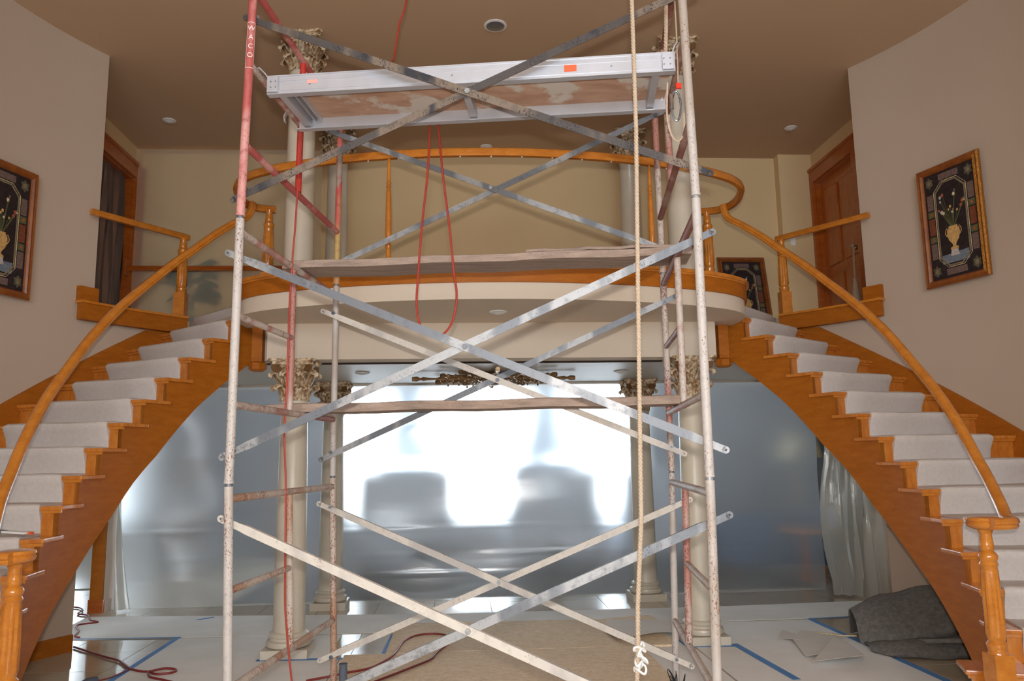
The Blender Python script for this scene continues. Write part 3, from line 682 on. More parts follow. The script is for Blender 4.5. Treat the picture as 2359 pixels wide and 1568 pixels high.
def sheer():
    m = bpy.data.materials.new('sheer_curtain_fabric'); m.use_nodes = True; n = m.node_tree.nodes; l = m.node_tree.links; n.clear()
    o = n.new('ShaderNodeOutputMaterial'); t = n.new('ShaderNodeBsdfTranslucent'); t.inputs[0].default_value = (.10, .125, .15, 1)
    d = n.new('ShaderNodeBsdfDiffuse'); d.inputs[0].default_value = (.75, .78, .82, 1); x = n.new('ShaderNodeMixShader'); x.inputs[0].default_value = .35
    l.new(t.outputs[0], x.inputs[1]); l.new(d.outputs[0], x.inputs[2]); l.new(x.outputs[0], o.inputs[0]); return m
M['sheer'] = sheer()
for xc_, lb in ((-1.25, 'left of centre'), (1.25, 'right of centre')):
    rows = []
    for j in range(10):
        q = j/9; hw = .34+.36*q**2.2; rows.append([(xc_-hw+2*hw*k/24, 13.7+.03*math.sin(k*1.5), 2.93-1.5*q) for k in range(25)])
    tag(MB().grid(rows).build('sheer_curtain', M['sheer'], smooth=True), 'pale flared sheer curtain against the far windows, '+lb, 'curtain')
tb_ = empty('coffee_table', 'low dark wooden table blurred behind the centre of the plastic', 'table', (.1, 10.3, 0))
MB().box(-.9, 1.0, 9.95, 10.65, .40, .46).build('top', M['brown'], tb_)
for a in (-.85, .88):
    for b in (10.0, 10.55): MB().box(a, a+.07, b, b+.07, .013, .40).build('leg', M['brown'], tb_)
tag(MB().box(-2.9, 3.9, 9.3, 13.7, .0015, .012).build('area_rug', M['brown']), 'dark brown rug on the floor behind the plastic', 'rug')
for x0, x1, lb in ((-5.1, -4.3, 'tall pale cabinet blurred at the far left behind the plastic'), (-3.5, -3.0, 'tall narrow cabinet blurred behind the left part of the plastic')):
    cb = empty('cabinet', lb, 'cabinet', ((x0+x1)/2, 13.0, 0))
    MB().box(x0, x1, 12.6, 13.1, .002, 2.2).build('body', M['slate'], cb, bevel=.01)
    for z0, z1 in ((.1, 1.0), (1.05, 2.1)): MB().box(x0+.03, x1-.03, 12.58, 12.6, z0, z1).build('door', M['a_mauve'], cb)
cu = empty('floor_lamp', 'tall floor lamp with cream shade blurred at the right behind the plastic', 'lamp', (5.2, 12.3, 0))
MB().lathe([(.15, .002), (.15, .03), (.02, .05), (.02, 1.6)], (5.2, 12.3, 0), 14).build('pole', M['bronze'], cu, smooth=True)
MB().lathe([(.25, 1.5), (.16, 1.9)], (5.2, 12.3, 0), 20).build('shade', M['a_creamf'], cu, smooth=True)
tl = empty('side_table', 'small table with pale top blurred near the right plastic drape', 'table', (4.0, 9.75, 0))
MB().lathe([(.3, .60), (.3, .63)], (4.0, 9.75, 0), 20).build('top', M['oakt'], tl); MB().lathe([(.15, .001), (.04, .05), (.03, .60)], (4.0, 9.75, 0), 14).build('pedestal', M['oakd'], tl)

# ---------------------------------------------------------------- scaffold
SO = Vector((-1.34424, 3.66033, 0)); EX = Vector((.98815495, -.15345943, 0)); EY = Vector((.15345943, .98815495, 0)); WD, DP = 2.1336, 1.4968
def w(x, y, z): return SO+EX*x+EY*y+Vector((0, 0, z))
BASE = [.2295, 1.474, 2.727, 3.972]
# local x of the four posts at each joint: FL, FR, BL, BR
JX = [(.03, 2.108, .016, 2.10), (-.011, 2.127, -.015, 2.130), (-.003, 2.131, -.013, 2.132), (.024, 2.112, -.004, 2.125)]
def joint(side, depth, lvl): return JX[lvl][side+2*depth]
def post(side, depth, lvl, q):
    a = joint(side, depth, lvl); b = joint(side, depth, lvl+1); z = BASE[lvl]+(BASE[lvl+1]-BASE[lvl])*q
    return w(a+(b-a)*q, DP*depth, z)
RT = .0205
def frame(side, lvl, label, mats, inner_y, rung_side, names=None):
    f = empty('scaffold_frame', label, 'scaffold frame', w(side*WD, DP/2, BASE[lvl]))
    L_ = BASE[lvl+1]-BASE[lvl]
    for dpt in (0, 1):
        m = MB().tube([post(side, dpt, lvl, .004), post(side, dpt, lvl, .5), post(side, dpt, lvl, .992)], RT, 16)
        p = post(side, dpt, lvl, .003); m.tube([p, p+Vector((0, 0, .012))], RT+.0018, 16)
        o = m.build('leg', mats[dpt], f, smooth=True)
        p = post(side, dpt, lvl, .99); MB().tube([p, p+Vector((0, 0, .04))], RT-.004, 12).build('coupling_pin', M['galv'], f, smooth=True)
        for q in (.151, 1.054):
            a = post(side, dpt, lvl, q/L_); s_ = 1 if dpt == 0 else -1
            m = MB().tube([a+EY*s_*.016, a+EY*s_*.058], .008, 8).tube([a+EY*s_*.052, a+EY*s_*.058], .013, 8)
            m.build('brace_stud', M['galv'], f, smooth=True)
    zb, zr, zt = .361/L_, .778/L_, 1.18/L_
    bar = lambda q, y0, y1: [w(*(lambda a: (a, y, BASE[lvl]+L_*q))((joint(side, 0, lvl)*(1-q)+joint(side, 0, lvl+1)*q)*(1-y/DP)+(joint(side, 1, lvl)*(1-q)+joint(side, 1, lvl+1)*q)*(y/DP))) for y in (y0, (y0+y1)/2, y1)]
    MB().tube(bar(zb, .018, DP-.018), .0185, 14).build('crossbar', mats[3], f, smooth=True)
    MB().tube(bar(zt, .018, DP-.018), .0185, 14).build('crossbar', mats[4], f, smooth=True)
    y0, y1 = (.018, inner_y-.012) if rung_side == 0 else (inner_y+.012, DP-.018)
    MB().tube(bar(zr, y0, y1), .0165, 14).build('rung', mats[5], f, smooth=True)
    a = bar(zb, inner_y, inner_y)[0]; b = bar(zt, inner_y, inner_y)[0]
    MB().tube([a+Vector((0, 0, .016)), (a+b)/2, b-Vector((0, 0, .016))], .0185, 14).build('inner_post', mats[2], f, smooth=True)
    return f
m_ = lambda *k: [M[x] for x in k]
frame(0, 0, 'bottom left scaffold frame with rust-speckled white tubes', m_('white', 'rusty', 'rusty', 'rusty', 'rusty', 'rusty'), .745, 0)
frame(0, 1, 'middle left scaffold frame with white legs and a reddish inner post', m_('white', 'white', 'redwhite', 'redwhite', 'redwhite', 'redwhite'), .715, 0)
fr3 = frame(0, 2, 'top left scaffold frame painted red with white stencilled letters', m_('red', 'redyellow', 'brightred', 'red', 'red', 'redwhite'), .735, 0)
frame(1, 0, 'bottom right scaffold frame with a white front leg and brick red inner post', m_('white', 'white', 'redwhite', 'rusty', 'white', 'rusty'), .86, 0)
frame(1, 1, 'middle right scaffold frame with a clean white front leg', m_('white', 'redwhite', 'redwhite', 'redwhite', 'maroon', 'maroon'), .755, 1)
frame(1, 2, 'top right scaffold frame with a white front leg and maroon crossbars', m_('white', 'redwhite', 'redwhite', 'maroon', 'maroon', 'maroon'), .83, 0)
# stencilled lettering round the red leg
def letter(ch, cz, size=.034):
    cu = bpy.data.curves.new('letter', 'FONT'); cu.body = ch; cu.size = size; cu.align_x = 'CENTER'; cu.extrude = 0
    ob = bpy.data.objects.new('letter', cu); me = bpy.data.meshes.new_from_object(ob)
    bpy.data.objects.remove(ob)
    m = MB(); q = (cz-BASE[2])/(BASE[3]-BASE[2]); c = post(0, 0, 2, q)
    tc = (Vector((CP.x, CP.y, 0))-Vector((c.x, c.y, 0))).normalized(); ph = math.atan2(tc.y, tc.x)
    vs = []
    for v in me.vertices:
        a = ph+v.co.x/RT; z = cz+v.co.y-size*.35; cc = post(0, 0, 2, (z-BASE[2])/(BASE[3]-BASE[2]))
        vs.append((cc.x+(RT+.0012)*math.cos(a), cc.y+(RT+.0012)*math.sin(a), z))
    m.add(vs, [tuple(p.vertices) for p in me.polygons]); bpy.data.curves.remove(cu)
    return m
lm = MB()
for i, ch in enumerate('WACO'):
    q = letter(ch, 3.682-.047*i); lm.add(q.v, q.f)
for s_ in (-1, 1):   # the stencilled outline box
    pts = []
    for z in lins(3.475, 3.712, 6):
        c = post(0, 0, 2, (z-BASE[2])/(BASE[3]-BASE[2])); tc = (Vector((CP.x, CP.y, 0))-Vector((c.x, c.y, 0))).normalized(); ph = math.atan2(tc.y, tc.x)+s_*.95
        pts.append([(c.x+(RT+.0012)*math.cos(ph+d), c.y+(RT+.0012)*math.sin(ph+d), z) for d in (-.05, .05)])
    lm.grid(pts)
for z in (3.475, 3.712):
    c = post(0, 0, 2, (z-BASE[2])/(BASE[3]-BASE[2])); tc = (Vector((CP.x, CP.y, 0))-Vector((c.x, c.y, 0))).normalized(); ph = math.atan2(tc.y, tc.x)
    lm.grid([[(c.x+(RT+.0012)*math.cos(ph+d), c.y+(RT+.0012)*math.sin(ph+d), z+e) for d in lins(-.95, .95, 9)] for e in (-.0012, .0012)])
o = lm.build('lettering', M['stencil'], fr3); o['label'] = 'white stencilled letters WACO in a box'
# casters
for side in (0, 1):
    for dpt in (0, 1):
        p = w(joint(side, dpt, 0), DP*dpt, 0)
        lb = ('left', 'right')[side]+' '+('front', 'back')[dpt]
        c = empty('caster', 'caster wheel under the %s leg of the scaffold' % lb, 'caster', p)
        h = Vector((.05, .02, 0))
        MB().sweep([(.022*math.cos(a), .022*math.sin(a)) for a in [k*PI/10 for k in range(20)]], [p+h+Vector((-.02, .045, .085)), p+h+Vector((.02, -.045, .085))][:0] or [p+Vector((.035, -.018, .085)), p+Vector((.035, .018, .085))], (0, 0, 1), False, True, [3.8, 3.8]).build('wheel', M['black'], c, smooth=True)
        m = MB().box(p.x-.04, p.x+.05, p.y-.045, p.y+.045, .19, .2).tube([p+Vector((0, 0, .2)), p+Vector((0, 0, .27))], .016, 12)
        for s_ in (-1, 1): m.box(p.x-.01, p.x+.055, p.y+s_*.032-.003, p.y+s_*.032+.003, .06, .192)
        m.build('fork', M['galv'], c)
        MB().tube([p+Vector((.05, -.05, .17)), p+Vector((.085, -.055, .15)), p+Vector((.10, -.05, .10))], .006, 8).build('brake_lever', M['steel'], c, smooth=True)
# cross braces
def tab(m, p, d, n, l0, l1, hw=.0165, th=.003):
    # flat end plate with a round hole, from distance l0 to l1 along d
    d = d.normalized(); n = n.normalized(); u = d.cross(n).normalized(); c = p+d*(l1-hw)
    N = 14; vs = []; a0 = [2*PI*i/N for i in range(N)]
    for s_ in (-th, th):
        vs += [c+(d*math.cos(a)+u*math.sin(a))*hw+n*s_ for a in a0]+[c+(d*math.cos(a)+u*math.sin(a))*.006+n*s_ for a in a0]
    f = []
    for i in range(N):
        j = (i+1) % N
        f += [(i, j, N+j, N+i), (2*N+i, 3*N+i, 3*N+j, 2*N+j), (i, 2*N+i, 2*N+j, j), (N+i, N+j, 3*N+j, 3*N+i)]
    m.add(vs, f); mid = (l0+l1-hw)/2; m.obox(p+d*mid, d, u, n, abs(l1-hw-l0)/2-.004, hw*.96, th)
def brace(label, y, dirn, A, B, matA, matB):
    x0, z0 = A[0]; x1, z1 = A[1]
    c = w((x0+x1)/2, y, (z0+z1)/2)
    e = empty('cross_brace', label, 'brace', c)
    for (P0, P1), mt, off in ((A, matA, 0), (B, matB, .012*dirn)):
        a = w(P0[0], y+off, P0[1]); b = w(P1[0], y+off, P1[1]); d = (b-a).normalized(); n = EY*(-1); u = d.cross(n).normalized()
        if u.z < 0: u = -u
        t = .004; wd = .019
        prof = [(-wd, -.002), (wd, -.002), (wd, .024), (wd-t, .024), (wd-t, t-.002), (-wd, t-.002)]
        m = MB(); s0 = a+d*.115; s1 = b-d*.115; k = len(prof); vs = []
        for s_, q in ((s0-d*.02, .45), (s0+d*.02, 1), (s1-d*.02, 1), (s1+d*.02, .45)):
            vs += [s_+u*px*(1 if q == 1 else .86)+EY*py*q for px, py in prof]
        m.add(vs, [(i*k+j, i*k+(j+1) % k, (i+1)*k+(j+1) % k, (i+1)*k+j) for i in range(3) for j in range(k)]+[tuple(range(k)), tuple(range(3*k, 4*k))])
        tab(m, a+d*.115, -d, n, 0, .115+.02); tab(m, b-d*.115, d, n, 0, .115+.02)
        m.build('bar', mt, e)
    MB().tube([c-EY*.012, c+EY*.026], .008, 8).tube([c-EY*.016, c-EY*.010], .014, 6).build('pivot_bolt', M['galv'], e)
FB, BB = .036, DP-.05
brace('lower front cross brace of pale worn angle bars', FB, 1, ((-.055, 1.318), (2.20, .352)), ((2.206, 1.313), (-.05, .36)), M['pale'], M['galv'])
brace('middle front cross brace of grey galvanised angle bars', FB, 1, ((-.07, 2.561), (2.204, 1.593)), ((2.20, 2.571), (-.067, 1.598)), M['galv'], M['galv'])
brace('upper front cross brace caked with dark grime', FB, 1, ((-.027, 3.772), (2.203, 2.849)), ((2.19, 3.782), (-.063, 2.832)), M['dark'], M['dark'])
brace('lower rear cross brace of thin whitish bars behind the OSB floor boards', BB, 1, ((-.08, 1.303), (2.188, .344)), ((2.225, 1.303), (-.06, .359)), M['pale'], M['pale'])
brace('middle rear cross brace hanging in front of the cream beam', BB, 1, ((-.08, 2.541), (2.204, 1.582)), ((2.197, 2.565), (-.08, 1.581)), M['pale'], M['galv'])
brace('upper rear cross brace of grey bars before the balcony rail', BB, 1, ((-.072, 3.790), (2.143, 2.872)), ((2.17, 3.802), (-.06, 2.835)), M['galv'], M['galv'])
# aluminium deck plank
ap = empty('aluminium_plank', 'aluminium scaffold deck with plywood underside and an orange sticker, hooked on the top rungs', 'plank', w(1.07, .35, 3.44))
def rail(y, s_):
    m = MB()
    X0_, X1_ = .058, 2.085
    def lb(x0, x1, y0, y1, z0, z1): m.obox(w((x0+x1)/2, (y0+y1)/2, (z0+z1)/2), EX, EY, (0, 0, 1), (x1-x0)/2, abs(y1-y0)/2, (z1-z0)/2)
    lb(X0_, X1_, y, y+s_*.005, 3.40, 3.492); lb(X0_, X1_, y, y+s_*.04, 3.397, 3.402); lb(X0_, X1_, y-s_*.006, y+s_*.035, 3.488, 3.494)
    lb(X0_, X1_, y-s_*.004, y, 3.462, 3.468); lb(X0_, X1_, y-s_*.004, y, 3.412, 3.416)
    return m
r1 = rail(.115, 1); o1 = r1.build('side_rail', M['alu'], ap); o2 = rail(.575, -1).build('side_rail', M['alu'], ap)
def lbox(x0, x1, y0, y1, z0, z1, m=None):
    return (m or MB()).obox(w((x0+x1)/2, (y0+y1)/2, (z0+z1)/2), EX, EY, (0, 0, 1), (x1-x0)/2, (y1-y0)/2, (z1-z0)/2)
lbox(.062, 2.08, .12, .57, 3.472, 3.486).build('deck', M['ply'], ap)
for x in (.10, 1.03, 1.98):
    r = lbox(x, x+.035, .122, .568, 3.41, 3.471); r.build('cross_rib', M['alu'], ap)
for x in (.155, .185): lbox(x, x+.008, .122, .568, 3.44, 3.471).build('cross_rib', M['alu'], ap)
for y in (.10, .562):
    for x0, s_ in ((.064, -1), (2.078, 1)):
        m = MB()
        pts = [w(x0, y+.006, 3.46), w(x0+s_*.03, y+.006, 3.50), w(x0+s_*.075, y+.006, 3.522), w(x0+s_*.10, y+.006, 3.50), w(x0+s_*.098, y+.006, 3.455)]
        pts = [w(x0-s_*.01, y+.006, 3.47), w(x0+s_*.005, y+.006, 3.515), w(x0-s_*.0+s_*.02, y+.006, 3.535)] if s_ > 0 else [w(x0+.01, y+.006, 3.47), w(x0-.01, y+.006, 3.50), w(x0-.04, y+.006, 3.532), w(x0-.075, y+.006, 3.525), w(x0-.092, y+.006, 3.49), w(x0-.088, y+.006, 3.455)]
        m.sweep([(-.012, -.003), (.012, -.003), (.012, .003), (-.012, .003)], pts, (0, 0, 1)); m.build('hook', M['alu'], ap)
        m = lbox(x0-.055 if s_ > 0 else x0, x0 if s_ > 0 else x0+.055, y-.002 if y < .3 else y-.008+.02, y+.004 if y < .3 else y+.014, 3.402, 3.486)
        m.build('end_plate', M['alu'], ap, bevel=.001)
    for x0 in (.085, .11, 2.03, 2.06):
        for z in (3.425, 3.455):
            if y < .3: MB().tube([w(x0, .1, z), w(x0, .094, z)], .004, 8).build('rivet', M['steel'], ap)
for x in (.28, 1.0, 1.78): MB().tube([w(x, .114, 3.44), w(x, .1115, 3.44)], .0045, 8).build('rivet', M['steel'], ap)
o = lbox(1.552, 1.612, .1125, .115, 3.424, 3.458).build('sticker', M['orange'], ap); o['label'] = 'bright orange rectangular sticker'
o = lbox(.265, .320, .1125, .115, 3.444, 3.462).build('sticker', M['pink'], ap); o['label'] = 'faded pink sticker'
cl = empty('cloth', 'small crumpled orange-pink cloth on top of the aluminium deck', 'cloth', w(1.71, .35, 3.49))
cm = MB(); rows = []
for j in range(9):
    rows.append([w(1.64+.16*i/12, .28+.12*j/8, 3.489+max(.0, .062*math.exp(-((i-3.2)/2.0)**2)+.075*math.exp(-((i-9)/1.7)**2))*math.sin(PI*j/8)**.7+.004*math.sin(i*2.1+j)) for i in range(13)])
cm.grid(rows).build('fabric', M['salmon'], cl, smooth=True, thick=.003)
# timber planks
def plank(x0, x1, y0, y1, z0, z1, label, tilt=0):
    m = MB(); n = 16; vs = []
    for i in range(n+1):
        x = x0+(x1-x0)*i/n; dz = tilt*(x-x0)/(x1-x0)+.0035*math.sin(i*1.3)
        e = .004*math.sin(i*2.9)
        vs += [w(x, y0+e, z0+dz), w(x, y1-e, z0+dz), w(x, y1-e, z1+dz-.003), w(x, y1-.01, z1+dz), w(x, y0+.01, z1+dz), w(x, y0+e, z1+dz-.004)]
    k = 6
    f = [(i*k+j, i*k+(j+1) % k, (i+1)*k+(j+1) % k, (i+1)*k+j) for i in range(n) for j in range(k)]+[tuple(range(k)), tuple(range(n*k, n*k+k))]
    return tag(m.add(vs, f).build('wooden_plank', M['oldwood']), label, 'plank')
plank(-.11, 2.22, .80, 1.06, 2.673, 2.718, 'weathered wooden plank resting on the middle scaffold frames', -.004)
plank(1.3, 2.24, .82, 1.05, 2.719, 2.738, 'short split board lying on the right end of the middle wooden plank')
plank(-.23, 2.15, .93, 1.17, 1.852, 1.902, 'weathered wooden plank resting low on the scaffold before the bright window')

# rope: three twisted strands, knotted at the lower end
def rope(path, R_, r, pitch, label, name='rope'):
    e = empty(name, label, 'rope', path[-1])
    # resample path
    pts = []; tot = 0; cum = [0]
    for a, b in zip(path, path[1:]): tot += (b-a).length; cum.append(tot)
    n = int(tot/pitch*9)
    def at(s_):
        for i in range(len(cum)-1):
            if s_ <= cum[i+1]+1e-9: return path[i].lerp(path[i+1], (s_-cum[i])/(cum[i+1]-cum[i]))
        return path[-1]
    for k in range(3):
        st_ = []
        for i in range(n+1):
            s_ = tot*i/n; a = 2*PI*(s_/pitch+k/3); st_.append(at(s_)+EX*R_*math.cos(a)+EY*R_*math.sin(a))
        MB().tube(st_, r, 6).build('strand', M['rope'], e, smooth=True)
    return e
ctrl = [(1.882, 4.3), (1.876, 3.67), (1.871, 3.03), (1.854, 2.42), (1.839, 1.85), (1.825, 1.30), (1.797, .95), (1.792, .79), (1.779, .60), (1.76, .40), (1.74, .05)]
re_ = rope([w(x, -.062, z) for x, z in [(1.885, ZC-.01)]+ctrl], .005, .0060, .050, 'long twisted beige rope hanging down the right front of the scaffold')
kp = []
for i in range(40):
    a = i*.9; kp.append(w(1.80+.028*math.cos(a)*(.6+.4*math.sin(i*.37)), -.062+.02*math.sin(a*1.3), .80-.0026*i+.012*math.sin(i*1.7)))
MB().tube(catmull(kp, 4), .005, 6).build('knot', M['whitep'], re_, smooth=True)
r2 = rope([w(2.07, .16, ZC-.01), w(2.07, .16, 3.95), w(2.055, .17, 3.62), w(2.05, .2, 3.50)], .005, .0058, .050, 'second rope hanging close beside the right front scaffold leg')
# hanging carabiner and loop by the right leg
hk = empty('snap_hook', 'grey steel snap hook with a red tab hanging beside the right front leg', 'hook', w(2.10, .14, 3.2))
loop = [w(2.083+.022*math.cos(a), .14, 3.235+.07*math.sin(a)*(1.15 if math.sin(a) < 0 else 1)) for a in [2*PI*i/22 for i in range(22)]]
MB().tube(loop, .0055, 8, closed=True).build('hook_body', M['steel'], hk, smooth=True)
MB().tube([w(2.062, .14, 3.29), w(2.062, .14, 3.215)], .010, 8).build('gate', M['dark'], hk, smooth=True)
MB().box(*(lambda p: (p.x-.012, p.x+.014, p.y-.006, p.y+.006, p.z-.012, p.z+.014))(w(2.098, .14, 3.33))).build('red_tab', plain('bright_red_tab', lin(230, 60, 40), .5), hk)
MB().tube([w(2.10, .14, 3.99), w(2.102, .141, 3.6), w(2.098, .14, 3.34)], .004, 6).build('cord', M['rope'], hk, smooth=True)
MB().tube(catmull([w(2.05, .16, 3.36), w(2.04, .16, 3.2), w(2.055, .16, 3.10), w(2.085, .16, 3.06), w(2.115, .16, 3.1), w(2.12, .16, 3.2)]), .005, 6).build('strap', M['rope'], hk, smooth=True)

# ---------------------------------------------------------------- cords
def cord(pts, r, mat, label, name='extension_cord', cat='cord', n=6):
    return tag(MB().tube(catmull(pts, n), r, 8).build(name, mat, smooth=True), label, cat)
_c = lambda p, k: tuple(CP[a]+(p[a]-CP[a])*k for a in range(3))
cord([(-.60, 4.75, ZC-.005), (-.61, 4.7, 5.0)]+[_c(p, .84) for p in ((-.693, 5.4, 4.951), (-.743, 5.38, 4.741), (-.776, 5.33, 4.449))]+[(-.69, 4.2, 3.80), (-.62, 4.1, 3.56), (-.52, 4.1, 3.515), (-.475, 4.185, 3.51)]+[_c(p, .85) for p in ((-.503, 5.0, 3.80), (-.518, 5, 3.452), (-.555, 5, 3.093), (-.58, 5, 2.741), (-.588, 5, 2.568), (-.565, 5, 2.43), (-.50, 5, 2.368), (-.42, 5, 2.368), (-.355, 5, 2.46), (-.329, 5, 2.625), (-.348, 5, 2.799), (-.375, 5, 3.094), (-.417, 5, 3.453), (-.445, 5, 3.80))]+[(-.42, 4.175, 3.51), (-.40, 4.05, 3.505), (-.30, 3.95, 3.505)], .0062, M['cord'], 'red cord hanging from the ceiling over the aluminium deck in a long loop')
cord([(-1.19, 4.31, 3.6), (-1.214, 4.3, 3.2), (-1.226, 4.3, 2.878), (-1.236, 4.3, 2.702), (-1.246, 4.3, 2.431), (-1.247, 4.3, 2.189), (-1.25, 4.3, 1.951), (-1.255, 4.3, 1.717), (-1.242, 4.3, 1.486), (-1.236, 4.3, 1.26), (-1.232, 4.3, 1.036), (-1.226, 4.3, .817), (-1.205, 4.3, .622), (-1.183, 4.3, .454), (-1.15, 4.32, .2), (-1.08, 4.45, .03), (-.9, 4.7, .022)], .0052, M['cord'], 'red cord running down beside the left inner scaffold post')
cord([(-3.671, 7.319, .012), (-3.246, 6.932, .012), (-3.056, 6.768, .012), (-2.865, 6.508, .012), (-2.70, 6.40, .012), (-2.60, 6.47, .014), (-2.50, 6.44, .012), (-2.49, 6.35, .012), (-2.60, 6.31, .014), (-2.67, 6.37, .022), (-2.62, 6.25, .012), (-2.50, 6.16, .012), (-2.3, 6.02, .012), (-2.0, 5.9, .012)], .009, M['cordd'], 'dark red cord with a small loop on the floor at lower left')
cord([(-3.80, 7.70, .012), (-3.876, 7.767, .012), (-3.94, 7.98, .012), (-4.09, 8.272, .012), (-3.95, 8.40, .012), (-4.08, 8.522, .012), (-4.22, 8.78, .012), (-4.38, 8.90, .012), (-4.42, 9.10, .012), (-4.6, 9.30, .012), (-4.9, 9.3, .012)], .008, M['cordd'], 'thin red cord wriggling past the foot of the left pier')
cord([(-1.427, 5.997, .012), (-1.30, 6.06, .016), (-1.16, 6.085, .034), (-1.004, 6.193, .034), (-.90, 6.42, .034), (-.848, 6.634, .034), (-.808, 7.036, .034), (-.71, 7.255, .034), (-.558, 7.303, .034), (-.43, 7.20, .034), (-.40, 7.0, .034), (-.46, 6.80, .034), (-.52, 6.58, .034), (-.56, 6.391, .034), (-.74, 6.099, .034), (-.905, 5.857, .034), (-1.0, 5.7, .034)], .0085, M['cordd'], 'dark red cord looping across the OSB boards')
pg = empty('cord_plug', 'grey plug end of a cord on the floor by the left newel post', 'plug', (-2.98, 6.05, .03))
MB().lathe([(.012, -.07), (.026, -.05), (.034, .0), (.034, .05), (.02, .06)], (0, 0, 0), 12)
m = MB().tube([(-3.02, 6.02, .03), (-2.98, 6.08, .032), (-2.95, 6.13, .033)], .028, 12, scale=[.7, 1.1, .9]); m.build('plug_body', M['slate'], pg, smooth=True)
MB().tube(catmull([(-2.95, 6.13, .03), (-2.93, 6.18, .02), (-2.9, 6.3, .012), (-2.86, 6.5, .012)]), .006, 6).build('lead', M['cordd'], pg, smooth=True)

# ---------------------------------------------------------------- floor coverings
def slab_(poly, z0, z1, mat, name, label, cat, bevel=0): return tag(MB().prism(poly, z0, z1).build(name, mat, bevel=bevel), label, cat)
slab_([(-4.12, 7.66), (-1.95, 7.56), (1.0, 7.58), (2.9, 7.62), (3.66, 7.66), (3.95, 8.2), (4.2, 8.42), (2.4, 8.33), (-.6, 8.36), (-4.2, 8.74)], .0015, .005, M['paper'], 'floor_board', 'long band of white floor protection across the room before the plastic', 'floor covering')
slab_([(-2.86, 3.6), (-1.29, 3.6), (-1.29, 6.64), (-1.40, 6.66), (-1.40, 7.52), (-2.88, 7.57)], .0015, .0045, M['paper'], 'floor_board', 'white floor protection board at left under the front left column', 'floor covering')
slab_([(1.62, 3.6), (3.0, 3.6), (3.0, 7.56), (1.62, 7.56)], .0015, .0045, M['paper'], 'floor_board', 'white floor protection board at right, between the blue tape lines', 'floor covering')
slab_([(-1.28, 3.6), (1.60, 3.6), (1.60, 6.9), (1.44, 7.54), (1.44, 7.57), (-.92, 7.57), (-.92, 6.70), (-1.28, 6.64)], .0015, .004, M['paper'], 'floor_board', 'white floor protection board under the OSB in the centre', 'floor covering')
slab_([(3.04, 3.8), (3.8, 3.8), (3.8, 5.3), (3.04, 5.4)], .0015, .004, M['paper'], 'floor_board', 'strip of floor protection board under the right stair', 'floor covering')
slab_([(-1.256, 5.47), (1.175, 5.47), (1.175, 6.672), (-1.256, 6.68)], .006, .022, M['osb'], 'osb_board', 'speckled OSB board on the floor under the scaffold, nearer one', 'board')
slab_([(-.93, 6.69), (1.49, 6.68), (1.46, 7.76), (-.93, 7.86)], .006, .022, M['osb'], 'osb_board', 'speckled OSB board on the floor, farther one toward the columns', 'board')
tn = [0]
def tape(p, q, wd, label, z=.006):
    p = Vector((p[0], p[1])); q = Vector((q[0], q[1])); d = (q-p).normalized(); n = Vector((-d.y, d.x))*wd/2
    slab_([tuple(p-n), tuple(q-n), tuple(q+n), tuple(p+n)], z, z+.001, M['tape'], 'tape_strip', label, 'tape')
tape((-2.885, 7.58), (-2.865, 4.2), .05, 'blue tape strip running toward the camera left of the white boards')
tape((-3.83, 7.66), (-2.86, 7.60), .03, 'blue tape strip along the near edge of the white band at far left')
tape((-1.95, 6.66), (-1.20, 6.625), .055, 'dark blue tape strip at the foot of the front left column')
tape((-.93, 7.45), (-.945, 6.70), .05, 'short blue tape strip on the tile left of the far OSB board')
tape((1.60, 6.66), (1.96, 6.63), .05, 'blue tape strip at the foot of the front right column')
tape((1.96, 6.70), (2.03, 5.62), .06, 'blue tape strip leading forward from the front right column', .0075)
tape((1.555, 6.92), (1.565, 6.66), .05, 'tiny blue tape piece behind the right scaffold leg')
tape((3.01, 7.58), (3.02, 6.35), .055, 'blue tape strip left of the exposed tile triangle at right')
tape((3.02, 6.10), (3.04, 4.6), .06, 'blue tape strip running out of frame at lower right')
tape((3.01, 7.60), (3.55, 7.64), .03, 'blue tape strip along the far edge of the tile triangle at right')
tape((-2.98, 8.40), (-2.85, 8.52), .05, 'scrap of blue tape on the white band near the left')
def sheetp(poly, z, label, mat='paper2', bend=.02):
    cx_ = sum(p[0] for p in poly)/len(poly); cy_ = sum(p[1] for p in poly)/len(poly)
    m = MB(); n = len(poly); vs = []
    for k in (1.0, .5):
        for i, (x, y) in enumerate(poly): vs.append((cx_+(x-cx_)*k, cy_+(y-cy_)*k, z+(bend*(.5+.5*math.sin(i*2.3)) if k == 1 else bend*.5)))
    vs.append((cx_, cy_, z+bend*.4))
    f = [(i, (i+1) % n, n+(i+1) % n, n+i) for i in range(n)]+[(n+i, n+(i+1) % n, 2*n) for i in range(n)]
    tag(m.add(vs, f).build('paper_sheet', M[mat], smooth=True, thick=.002), label, 'paper')
sheetp([(2.33, 6.15), (2.60, 6.22), (2.99, 6.90), (2.66, 6.99), (2.47, 6.72)], .012, 'larger white paper sheet of the pair on the floor at right', bend=.03)
sheetp([(2.27, 5.89), (2.72, 5.98), (2.84, 6.55), (2.75, 6.57)], .045, 'white paper sheet lying over the edge of the larger one at right', bend=.02)
sheetp([(2.37, 6.78), (2.52, 6.66), (2.62, 6.95), (2.52, 7.05)], .008, 'small folded scrap of paper beside the paper pair', bend=.03)
sheetp([(1.00, 6.83), (1.35, 6.93), (1.62, 7.12), (1.62, 7.45), (1.05, 7.60), (.96, 7.2)], .026, 'curled white paper lying on the right corner of the far OSB board', bend=.05)
